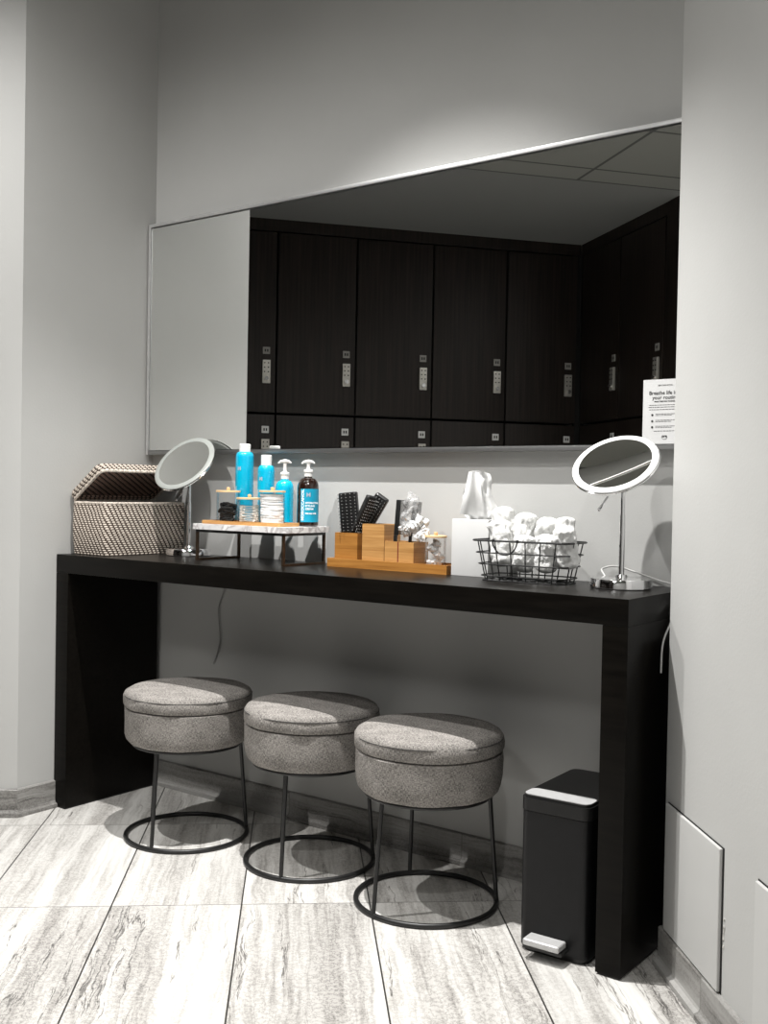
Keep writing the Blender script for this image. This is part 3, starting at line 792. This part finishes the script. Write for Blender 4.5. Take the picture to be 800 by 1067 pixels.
# ------------------------------------------------------------------ riser with marble top
RX0, RX1, RY0, RY1 = .438, .800, -.238, -.050
rcx, rcy = (RX0+RX1)/2, (RY0+RY1)/2
RZ = .104
t = thing('marble_riser', (rcx, rcy, H), 'low riser with white marble top on dark bronze wire legs beside the left vanity mirror', 'shelf riser')
hw, hd_ = (RX1-RX0)/2, (RY1-RY0)/2
MB().prism(rrect(2*hw, 2*hd_, .012, 4), RZ-.0155, RZ).build('marble_top', MARBLE, t, angle=50)
fx, fy = hw-.017, hd_-.010
q = .0035
MB().box(-fx-q, fx+q, -fy-q, -fy+q, RZ-.0235, RZ-.0160).build('rail', BLKMETAL, t)
MB().box(-fx-q, fx+q, fy-q, fy+q, RZ-.0235, RZ-.0160).build('rail', BLKMETAL, t)
for sx in (-1, 1):
    MB().box(sx*fx-q, sx*fx+q, -fy+q, fy-q, RZ-.0235, RZ-.0160).build('rail', BLKMETAL, t)
    MB().box(sx*fx-q, sx*fx+q, -fy+q, fy-q, 0, .006).build('foot_rail', BRONZE, t)
    for sy in (-1, 1):
        MB().box(sx*fx-q, sx*fx+q, sy*fy-q, sy*fy+q, 0, RZ-.0235).build('leg', BRONZE, t)
ZR = H+RZ+.0005
# bamboo tray on riser
t = thing('bamboo_tray', (.603, -.170, ZR), 'slim bamboo tray lying on the marble riser under three clear jars', 'tray')
mb = MB(); mb.prism(rrect(.302, .086, .008, 4), 0, .004)
mb.build('tray_base', BAMBOO, t)
mb = MB()
o_, i_ = rrect(.302, .086, .008, 4), rrect(.294, .078, .005, 4); k = len(o_)
for z0, z1 in ((.004, .0095),):
    vo0 = [mb.bm.verts.new((x, y, z0)) for x, y in o_]; vo1 = [mb.bm.verts.new((x, y, z1)) for x, y in o_]
    vi0 = [mb.bm.verts.new((x, y, z0)) for x, y in i_]; vi1 = [mb.bm.verts.new((x, y, z1)) for x, y in i_]
    for i in range(k):
        j = (i+1) % k
        mb.bm.faces.new((vo0[i], vo0[j], vo1[j], vo1[i])); mb.bm.faces.new((vi0[j], vi0[i], vi1[i], vi1[j])); mb.bm.faces.new((vo1[i], vo1[j], vi1[j], vi1[i])); mb.bm.faces.new((vo0[j], vo0[i], vi0[i], vi0[j]))
mb.build('tray_rim', BAMBOO, t)
ZT = ZR+.0045
def jar(x, y, z, r, h, label, group='clear jars with bamboo lids', lidm=None):
    t = thing('clear_jar', (x, y, z), label, 'jar', group)
    MB().lathe([(0, .0005), (r, .0005), (r, h)], 48, cap=False).build('glass', CLEAR, t)
    l = MB().lathe([(0, h+.0005), (r-.002, h+.0005), (r+.0018, h+.001), (r+.0018, h+.0055), (r+.001, h+.0062), (0, h+.0062)], 48).build('lid', BAMBOO_L, t)
    MB().lathe([(0, h+.0062), (.004, h+.0062), (.0055, h+.010), (.005, h+.0145), (0, h+.0155)], 20).build('knob', BAMBOO_L, l)
    return t
J = [(.519, -.172, .0332, .085), (.5995, -.169, .0348, .066), (.689, -.172, .0348, .087)]
jar(*J[0][:2], ZT, J[0][2], J[0][3], 'clear jar with bamboo lid holding black hair ties, leftmost on the tray')
jar(*J[1][:2], ZT, J[1][2], J[1][3], 'short clear jar with bamboo lid full of cotton swabs, middle of the tray')
jar(*J[2][:2], ZT, J[2][2], J[2][3], 'clear jar with bamboo lid full of stacked cotton rounds, right of the tray')
# hair ties
def tie(loc, R, rot):
    mb = MB(); mb.tube([(R*math.cos(2*PI*i/28), R*math.sin(2*PI*i/28)*.85, .003*math.sin(3*2*PI*i/28)) for i in range(28)], .0032, 8, closed=True)
    o = mb.build('hair_tie', BLKRUB); o.location = loc; o.rotation_euler = rot
    return tag(o, 'black elastic hair tie inside the leftmost clear jar', 'hair tie', 'black hair ties in the jar')
proto = tie((J[0][0], J[0][1], ZT+.008), .018, (0, 0, 0))
for i in range(15):
    c = proto.copy(); COL.objects.link(c)
    c.location = (J[0][0]+random.uniform(-.006, .006), J[0][1]+random.uniform(-.006, .006), ZT+.010+i*.0028)
    c.rotation_euler = (random.uniform(-.35, .35), random.uniform(-.35, .35), random.uniform(0, 6)); s = random.uniform(.85, 1.1); c.scale = (s, s, s)
# swabs
mb = MB(); mb.tube([(-.020, 0, 0), (.020, 0, 0)], .0010, 6); mb.ellip((-.0235, 0, 0), (.005, .0023, .0023), 1); mb.ellip((.0235, 0, 0), (.005, .0023, .0023), 1)
proto = tag(mb.build('cotton_swab', SWAB), 'white cotton swab inside the short middle jar', 'cotton swab', 'cotton swabs in the jar')
k = 0
sw = [proto]+[None]*69
for i in range(70):
    c = proto if i == 0 else proto.copy()
    if i: COL.objects.link(c)
    lay = i//7; q = i % 7
    hgt = ZT+.0065+lay*.0046
    off = (q-3)*.0064+random.uniform(-.0012, .0012)
    lim = .020
    ang_ = random.uniform(-.20, .20)+math.radians(50 if lay % 2 else 20)
    off = max(-lim, min(lim, off))
    sx = math.sqrt(max(.0296**2-off**2, 1e-6))/.0285
    c.scale = (min(1, sx*.94), 1, 1)
    c.location = (J[1][0]-math.sin(ang_)*off, J[1][1]+math.cos(ang_)*off, hgt)
    c.rotation_euler = (0, random.uniform(-.05, .05), ang_)
# cotton rounds
for i in range(11):
    if i == 0:
        def wobc(a, r, z): return .0006*math.sin(5*a) if r > .02 else 0
        cr_ = tag(MB().lathe([(0, 0), (.0305, 0), (.0315, .0010), (.0318, .0055), (.0310, .0068), (.01, .0071), (0, .0071)], 32, wob=wobc).build('cotton_round', COTTON), 'white cotton round stacked in the right jar on the tray', 'cotton pad', 'cotton rounds in the jar')
        c = cr_
    else: c = cr_.copy(); COL.objects.link(c)
    c.location = (J[2][0]+random.uniform(-.0012, .0012), J[2][1]+random.uniform(-.0012, .0012), ZT+.0020+i*.0074)
    c.rotation_euler = (random.uniform(-.05, .05), random.uniform(-.05, .05), random.uniform(0, 6))

# spray cans and bottles
face = math.atan2(CAM.x-.6, -(CAM.y+.05))      # rotation so local -y faces the camera
def spray(x, y, r, h, caph, capr, label, sh):
    t = thing('spray_can', (x, y, ZR), label, 'spray can', 'turquoise spray cans on the riser', rz=face)
    MB().lathe([(0, .0), (r-.002, 0), (r-.0005, .002), (r, .004), (r, h-sh)] + [(r-(r-capr-.0008)*(1-math.cos(a))**1.0, h-sh+sh*math.sin(a)) for a in [PI/2*i/8 for i in range(1, 9)]] + [(0, h)], 48).build('can_body', TEAL, t)
    MB().lathe([(0, h+.0003), (capr, h+.0003), (capr, h+caph-.002), (capr-.002, h+caph), (0, h+caph)], 40).build('cap', WPLAS, t)
    e = text('emblem', 'M', .016, PRINT_C, t, Matrix.Translation((-.016, 0, h*.74)) @ TM, 'CENTER', bold=.0003)
    bendz(e, r+.0003)
    e2 = text('lettering', 'MOROCCANOIL', .0090, PRINT_W, t, Matrix.Translation((-.026, 0, h*.20)) @ TM @ Matrix.Rotation(PI/2, 4, 'Z'), 'LEFT')
    bendz(e2, r+.0003)
    return t
def yx(px, yy): return unproj(px, 540, yy).x
ztop = lambda px, py, yy: unproj(px, py, yy).z
ycan = -.094
spray(yx(254, ycan), ycan, .0262, ztop(254, 471, ycan)-ZR, .0235, .0165, 'tall turquoise spray can with white cap at the back left of the riser', .016)
spray(yx(276.5, ycan), ycan, .0240, ztop(276.5, 485, ycan)-ZR, .0300, .0155, 'shorter turquoise spray can with tall white cap, right of the tall one', .018)
def pump(x, y, r, hb, htop, label, m, lab=False, group='pump bottles on the riser'):
    t = thing('pump_bottle', (x, y, ZR), label, 'bottle', group, rz=face)
    sh = r*.95
    MB().lathe([(0, 0), (r-.003, 0), (r, .003), (r, hb-sh)] + [(r-(r-.0115)*(1-math.cos(a)), hb-sh+sh*math.sin(a)) for a in [PI/2*i/10 for i in range(1, 11)]] + [(.0115, hb+.004), (0, hb+.004)], 48).build('bottle_body', m, t)
    pz = hb+.002
    pm = MB().lathe([(.0, pz), (.0115, pz), (.0115, pz+.014), (.013, pz+.0142), (.013, pz+.019), (.0105, pz+.021), (.006, pz+.022), (.0048, pz+.026), (.0048, htop-.014), (.0058, htop-.010), (0, htop-.010)], 28).build('pump_collar', WPLAS, t)
    mb = MB()
    mb.tube([(-.019, 0, htop-.0105), (-.012, 0, htop-.0055), (0, 0, htop-.0035), (.010, 0, htop-.005), (.0175, 0, htop-.0095)], .005, 12, rs=[.0022, .0040, .0052, .0044, .0020]); mb.build('pump_nozzle', WPLAS, pm)
    if lab:
        zl0, zl1 = .012, hb-sh-.002
        a0, a1 = math.radians(-42), math.radians(75)
        mb = MB()
        mb.grid(lambda u, v: ((r+.0006)*math.sin(a0+(a1-a0)*u), -(r+.0006)*math.cos(a0+(a1-a0)*u), zl0+(zl1-zl0)*v), 24, 2)
        lb = mb.build('label', TEALLAB, t)
        hh = zl1-zl0
        def T(s, x, z, size, rot=False, m2=PRINT_W, bold=.0002, nm='lettering'):
            mm = Matrix.Translation((x, 0, z)) @ TM
            if rot: mm = mm @ Matrix.Rotation(PI/2, 4, 'Z')
            e = text(nm, s, size, m2, lb, mm, 'LEFT', bold=bold); bendz(e, r+.0010)
        T('MOROCCANOIL', -.0120, zl0+.004, hh*.127, rot=True)
        T('M', -.006, zl0+hh*.76, .017, m2=PRINT_C, nm='emblem')
        T('HYDRATING', -.008, zl0+hh*.55, .0072); T('STYLING', -.008, zl0+hh*.46, .0072); T('CREAM', -.008, zl0+hh*.37, .0072)
        T('FOR ALL HAIR', -.008, zl0+hh*.24, .0052, bold=.0003)
    return t
yp = -.092
pump(yx(296, yp), yp, .0255, ztop(296, 500.5, yp)-ZR, ztop(296, 479, yp)-ZR, 'turquoise pump bottle with white pump behind the jar of cotton rounds', TEAL2)
yp2 = -.092
pump(yx(320.4, yp2), yp2, .0300, ztop(320.4, 498, yp2)-ZR, ztop(320.4, 479.5, yp2)-ZR, 'dark amber pump bottle with turquoise label at the right end of the riser', AMBER, lab=True)

# ------------------------------------------------------------------ bamboo organiser
def obox(mb, x0, x1, y0, y1, z0, z1, th=.005):
    mb.box(x0, x1, y0, y1, z0, z0+th)
    mb.box(x0, x0+th, y0, y1, z0+th, z1); mb.box(x1-th, x1, y0, y1, z0+th, z1)
    mb.box(x0+th, x1-th, y0, y0+th, z0+th, z1); mb.box(x0+th, x1-th, y1-th, y1, z0+th, z1)
    return mb
t = thing('bamboo_tray', (1.043, -.080, H), 'long shallow bamboo tray on the table holding the bamboo boxes and a jar', 'tray')
mb = obox(MB(), -.1925, .1925, -.046, .046, 0, .023, .006); mb.build('tray_body', BAMBOO_D, t)
ZB = H+.0065
def bbox(x0, x1, y0, y1, h, label, m, slit=None, lettering=False, divider=None):
    t = thing('bamboo_box', ((x0+x1)/2, (y0+y1)/2, ZB), label, 'box', 'open bamboo boxes on the tray')
    w, d = (x1-x0)/2, (y1-y0)/2
    obox(MB(), -w, w, -d, d, 0, h, .005).build('box_body', m, t)
    if divider: MB().box(-.002, .002, -d+.005, d-.005, .005, h-.004).build('divider', m, t)
    if slit: MB().box(slit-.0014, slit+.0014, -d-.0006, -d+.0004, .002, h).build('seam', RED, t)
    if lettering: text('lettering', 'VANITY', .0085, PRINT_B, t, Matrix.Translation((.004, -d-.0004, h-.018)) @ TM, 'CENTER', bold=.0001)
    return t
PRINT_B = mat('burnt_lettering', (.10, .04, .015), .7, noise_scale=40, noise_amt=.1)
bbox(.868, .945, -.116, -.044, .086, 'square open bamboo box holding three black hairbrushes', BAMBOO_D)
bbox(.962, 1.034, -.117, -.044, .112, 'tallest open bamboo box, in the middle of the bamboo tray', BAMBOO, divider=True)
bbox(1.036, 1.128, -.117, -.050, .069, 'low bamboo box with dark red seam holding a wrapped black comb', BAMBOO, slit=-.003)
# brushes
def brush(px0, py0, px1, py1, yy, wid, label, twist, ln=.07):
    a = unproj(px0, py0, yy); b = unproj(px1, py1, yy)
    ax = (b-a).normalized(); L = (b-a).length
    tocam = (CAM-a).normalized()
    side = ax.cross(tocam).normalized(); nn = side.cross(ax).normalized()
    q = Matrix.Rotation(math.radians(twist), 3, ax); side = q @ side; nn = q @ nn
    M3 = Matrix((side, -nn, ax)).transposed()
    t = thing('hairbrush', a, label, 'hairbrush', 'black hairbrushes in the bamboo box')
    Mx = M3.to_4x4()
    hd = MB().box(-wid/2, wid/2, -.008, .008, 0, L, bev=.0070, seg=3, mtx=Mx).build('brush_head', BLKPLAS, t)
    mb = MB(); tp = MB()
    nu, nv = 5, 12
    for i in range(nu):
        for j in range(nv):
            x = -wid/2+.005+(wid-.010)*i/(nu-1); z = .006+(L-.012)*j/(nv-1)
            spread = (i-(nu-1)/2)*.0018
            mb.tube([(x, -.006, z), (x+spread, -.019, z)], .0006, 5, mtx=Mx)
            tp.ellip((x+spread, -.0195, z), (.0011, .0011, .0011), 1, mtx=Mx)
    tag(mb.build('bristles', BLKPLAS, hd), kind='stuff'); tag(tp.build('bristle_tips', TIPS, hd), kind='stuff')
    # handle inside the box, bent to point downwards
    down = Vector((0, 0, -1)); e = ax*-.012
    mb = MB(); mb.tube([ax*.01, e, e+(down*.7-ax*.3)*.02, e+(down*.7-ax*.3).normalized()*(ln-.02)], .006, 10, rs=[.009, .0075, .006, .0055]); mb.build('handle', BLKPLAS, t)
    return t
brush(365.5, 555, 362.5, 513, -.100, .053, 'black vent hairbrush standing upright at the left in the bamboo box', -22)
brush(371, 553, 387.5, 517, -.092, .030, 'black hairbrush leaning right, in the middle of the three brushes', 35)
brush(378, 553, 399, 517, -.060, .040, 'black hairbrush leaning right behind the other two brushes', -15)

# wrapped combs
def comb(px0, py0, px1, py1, yy, wid, label, twist=0):
    a = unproj(px0, py0, yy); b = unproj(px1, py1, yy); ax = (b-a).normalized(); L = (b-a).length
    tocam = (CAM-a).normalized(); side = ax.cross(tocam).normalized(); nn = side.cross(ax).normalized()
    q = Matrix.Rotation(math.radians(twist), 3, ax); side = q @ side; nn = q @ nn
    Mx = Matrix((side, -nn, ax)).transposed().to_4x4()
    t = thing('comb', a, label, 'comb', 'black combs in the low bamboo box')
    MB().box(-wid/2, -wid/2+wid*.42, -.003, .003, 0, L, bev=.0025, seg=2, mtx=Mx).build('spine', BLKPLAS, t)
    mb = MB()
    n = int(L/.0026)
    for i in range(n): mb.box(-wid/2+wid*.38, wid/2, -.0014, .0014, .003+i*.0026, .003+i*.0026+.0016, mtx=Mx)
    tag(mb.build('teeth', BLKPLAS, t), kind='stuff')
    MB().box(-wid/2, -wid/2+wid*.35, -.004, .004, -.045, .0005, bev=.003, mtx=Mx).build('handle', BLKPLAS, t)
    return t
comb(416, 558, 419, 521, -.092, .030, 'black comb standing upright at the left in the low bamboo box')
comb(431, 556, 435, 523, -.085, .024, 'black comb wrapped in clear plastic in the low bamboo box', 15)
def crumple(name, c, r, m, label, cat, group, amp, seed, sub=4, freq=45):
    mb = MB(); mb.ellip((0, 0, 0), r, sub, amp=amp, freq=freq, seed=seed)
    for v in mb.bm.verts:
        v.co += v.co.normalized()*amp*.7*(abs(noise.noise(v.co*freq*2.3+Vector((seed, 0, 5))))-.3)
    o = mb.build(name, m, smooth=True, angle=28); o.location = c
    return tag(o, label, cat, group)
c1 = unproj(428, 535, -.088)
crumple('plastic_wrapper', c1, (.026, .022, .052), FILM, 'clear crinkled plastic wrapper round the comb standing in the low bamboo box', 'wrapper', 'clear wrappers in the low bamboo box', .016, 3)
for i, (px, py, r, lb) in enumerate(((424, 551, (.022, .02, .018), 'crumpled cloudy plastic packet at the left of the low bamboo box'), (435, 546, (.024, .02, .020), 'crumpled cloudy plastic packet drooping over the low bamboo box'), (440, 555, (.017, .018, .013), 'small cloudy plastic packet at the right corner of the low bamboo box'))):
    crumple('plastic_packet', unproj(px, py, -.088), r, FILM_M if i != 1 else TISSUE, lb, 'packet', 'plastic packets in the low bamboo box', .018, 10+i)
# jar with wrapped items
jx, jy = 1.171, -.080
t = jar(jx, jy, ZB, .0270, .082, 'clear jar with bamboo lid at the right end of the bamboo tray')
for i, (dx, dy, dz, r) in enumerate(((-.006, 0, .017, .016), (.007, .003, .036, .015), (-.006, -.002, .054, .014), (.004, 0, .068, .0105))):
    crumple('wrapped_packet', (jx+dx, jy+dy, ZB+dz), (r, r, r*.72), TISSUE if i != 1 else FILM_M, 'crumpled white packet inside the jar on the bamboo tray', 'packet', 'white packets in the jar', .010, 30+i, freq=70)

# ------------------------------------------------------------------ tissue box
TX0, TX1, TY0_, TY1_ = 1.246, 1.352, -.122, -.014
TH = ztop(480, 541, -.122)-H
t = thing('tissue_box', ((TX0+TX1)/2, (TY0_+TY1_)/2, H), 'plain white cube tissue box on the table between bamboo tray and wire basket', 'tissue box')
MB().box(-(TX1-TX0)/2, (TX1-TX0)/2, -(TY1_-TY0_)/2, (TY1_-TY0_)/2, 0, TH, bev=.002).build('carton', CARD, t)
MB().lathe([(0, TH+.0002), (.03, TH+.0002), (.03, TH+.0006), (0, TH+.0006)], 30).build('slot', DARKIN, t)
t2 = thing('tissue', ((TX0+TX1)/2, (TY0_+TY1_)/2-.01, H+TH+.001), 'white tissue pulled up from the cube tissue box', 'tissue', rz=face-.05)
def tis(u, v):
    # u across, v up ; a folded sheet: broad at the base, narrower at the top with a turned-over flap
    wv = .052-.026*v - .016*math.sin(PI*min(1, v*1.0))*.2
    x = (u-.5)*2*wv + .004*math.sin(9*v) - .004*v
    if v < .15: x *= .55+.45*(v/.15)
    y = .013*math.sin(u*PI*1.7+.6+v*1.0)*(1-.3*v) + .0035*math.sin(u*PI*5+v*2)*v + .003*noise.noise(Vector((u*5, v*5, 1)))*2
    z = .116*v + .004*math.sin(u*PI*1.1+.4)*v
    if v < .12: z = .118*v
    return Vector((x, y, z))
o = MB().grid(tis, 40, 30).build('tissue_sheet', TISSUE, t2, angle=60)
def tis2(u, v):
    s = u
    x = -.054+ .062*s*(1-.60*v) + .022*v
    y = -.020 - .008*math.sin(PI*v)-.005*math.sin(2*PI*s)
    z = .012+.103*v - .006*s*(1-v)
    return Vector((x, y, z))
MB().grid(tis2, 20, 20).build('front_fold', TISSUE, t2, angle=60)

# ------------------------------------------------------------------ wire basket with towels
WX, WY = 1.4775, -.146
WW, WD, WH = .246, .128, ztop(552, 564, -.15)-H
t = thing('wire_basket', (WX, WY, H), 'black wire basket heaped with rolled white washcloths', 'basket', rz=math.radians(3))
def wr(f): # footprint at height fraction
    return rrect(WW*(.84+.16*f), WD*(.80+.20*f), .024, 6)
for i, f in enumerate((0, .13, .42, .70, 1.0)):
    rr = .0024 if f == 1 else .0016
    mb = MB(); mb.tube([(x, y, WH*f+(.0015 if f == 0 else 0)) for x, y in wr(f)], rr, 8, closed=True); mb.build('rim' if f == 1 else 'wire_hoop', BLKMETAL, t)
def upright(x, y):  # normalised -1..1
    def pt(f):
        return (x*WW/2*(.84+.16*f), y*WD/2*(.80+.20*f), WH*f+.001)
    return pt
ups = [(x, s) for x in (-.78, -.47, -.16, .16, .47, .78) for s in (-1, 1)] + [(s, y) for y in (-.4, .4) for s in (-1, 1)]
for (x, y) in ups:
    f = upright(x, y); mb = MB(); mb.tube([f(0), f(.5), f(1)], .0015, 6); mb.build('wire', BLKMETAL, t)
for x in (-.78, -.47, -.16, .16, .47, .78):
    a = upright(x, -1)(0); b = upright(x, 1)(0); mb = MB(); mb.tube([a, b], .0012, 6); mb.build('wire', BLKMETAL, t)
for y in (-.4, .4):
    a = upright(-1, y)(0); b = upright(1, y)(0); mb = MB(); mb.tube([a, b], .0012, 6); mb.build('wire', BLKMETAL, t)
hx, hr = -.030, .031
mb = MB(); mb.tube([(hx+hr*math.cos(a), -WD/2-.0035, WH-.001+.002-hr*1.05*math.sin(a)) for a in [PI*i/20 for i in range(21)]], .0019, 8)
mb.ellip((hx-hr, -WD/2-.002, WH+.001), (.004, .004, .004), 2); mb.ellip((hx+hr, -WD/2-.002, WH+.001), (.004, .004, .004), 2); mb.build('handle', BLKMETAL, t)
def towel_mesh(seed, R, L):
    mb = MB(); n = 64; seg = 44; R *= 1.08
    rings = []
    for i in range(seg+1):
        f = i/seg; z = -L/2+L*f
        e = min(f, 1-f)/.14; e = min(1, e); prof = R*math.sqrt(max(0, 1-(1-e)**2))*.96+.0008
        row = []
        for j in range(n):
            a = 2*PI*j/n
            # outer flap of the rolled cloth : a step along the spiral
            step = .10*(((a+.5*f)/(2*PI)) % 1.0)
            nn = noise.noise(Vector((math.cos(a)*1.6+seed*4, math.sin(a)*1.6, f*2.2+seed)))*.20 + noise.noise(Vector((math.cos(a)*4+seed, math.sin(a)*4, f*8)))*.13 + noise.noise(Vector((math.cos(a)*11+seed, math.sin(a)*11, f*24)))*.035
            fold = .03*math.sin(f*22+math.sin(a*2+seed)*1.5+seed)
            rr = prof*(1+step-.05+nn+fold)
            bend = .10*R*math.sin(f*PI*1.2+seed)
            row.append(mb.bm.verts.new((rr*math.cos(a)+bend, rr*math.sin(a)*.92, z)))
        rings.append(row)
    for i in range(seg):
        for j in range(n): mb.bm.faces.new((rings[i][j], rings[i][(j+1) % n], rings[i+1][(j+1) % n], rings[i+1][j]))
    mb.bm.faces.new(list(reversed(rings[0]))); mb.bm.faces.new(rings[-1])
    return mb
TL_ = [ # px, py centre, y, R, L, tilt x, tilt y, label
 (522, 566, -.158, .0260, .112, -4, -12, 'rolled white washcloth at the front left of the wire basket behind the handle'),
 (546, 577, -.168, .0230, .088, 5, 10, 'rolled white washcloth at the front of the wire basket, second from the left'),
 (569, 577, -.168, .0235, .090, 0, -6, 'rolled white washcloth at the front of the wire basket, third from the left'),
 (590, 571, -.160, .0240, .100, -5, 8, 'rolled white washcloth at the front right of the wire basket'),
 (526, 553, -.118, .0270, .118, 6, -6, 'tallest rolled white washcloth at the back left of the wire basket'),
 (547, 557, -.116, .0260, .106, -6, 9, 'rolled white washcloth at the back of the wire basket, second from the left'),
 (569, 562, -.114, .0265, .104, 6, -10, 'rolled white washcloth at the back of the wire basket, third from the left'),
 (589, 561, -.112, .0240, .100, 4, 7, 'rolled white washcloth at the back right corner of the wire basket'),
]
for i, (px, py, yy, R, L, ax_, ay_, lb) in enumerate(TL_):
    o = towel_mesh(i*1.7, R, L).build('rolled_washcloth', TERRY, angle=180)
    p = unproj(px, py, yy); p.z = max(p.z, H+L/2+.005)
    o.location = p; o.rotation_euler = (math.radians(ax_), math.radians(ay_), i*1.3)
    tag(o, lb, 'towel', 'rolled white washcloths in the wire basket')

# ------------------------------------------------------------------ camera and look
cam = bpy.data.cameras.new('camera'); co = bpy.data.objects.new('camera', cam); COL.objects.link(co)
M = Matrix((CR, CU, -cfw)).transposed().to_4x4(); M.translation = CAM; co.matrix_world = M
cam.sensor_fit = 'HORIZONTAL'; cam.sensor_width = 36; cam.lens = F*36/800; cam.clip_start = .02
sc = bpy.context.scene; sc.camera = co
sc.view_settings.view_transform = 'Standard'; sc.view_settings.look = 'None'
sc.view_settings.exposure = .20; sc.view_settings.gamma = 1
sc.cycles.max_bounces = 10; sc.cycles.diffuse_bounces = 5; sc.cycles.glossy_bounces = 6; sc.cycles.transparent_max_bounces = 24
sc.cycles.sample_clamp_indirect = 4; sc.cycles.caustics_reflective = True
try: sc.cycles.use_denoising = True
except Exception: pass
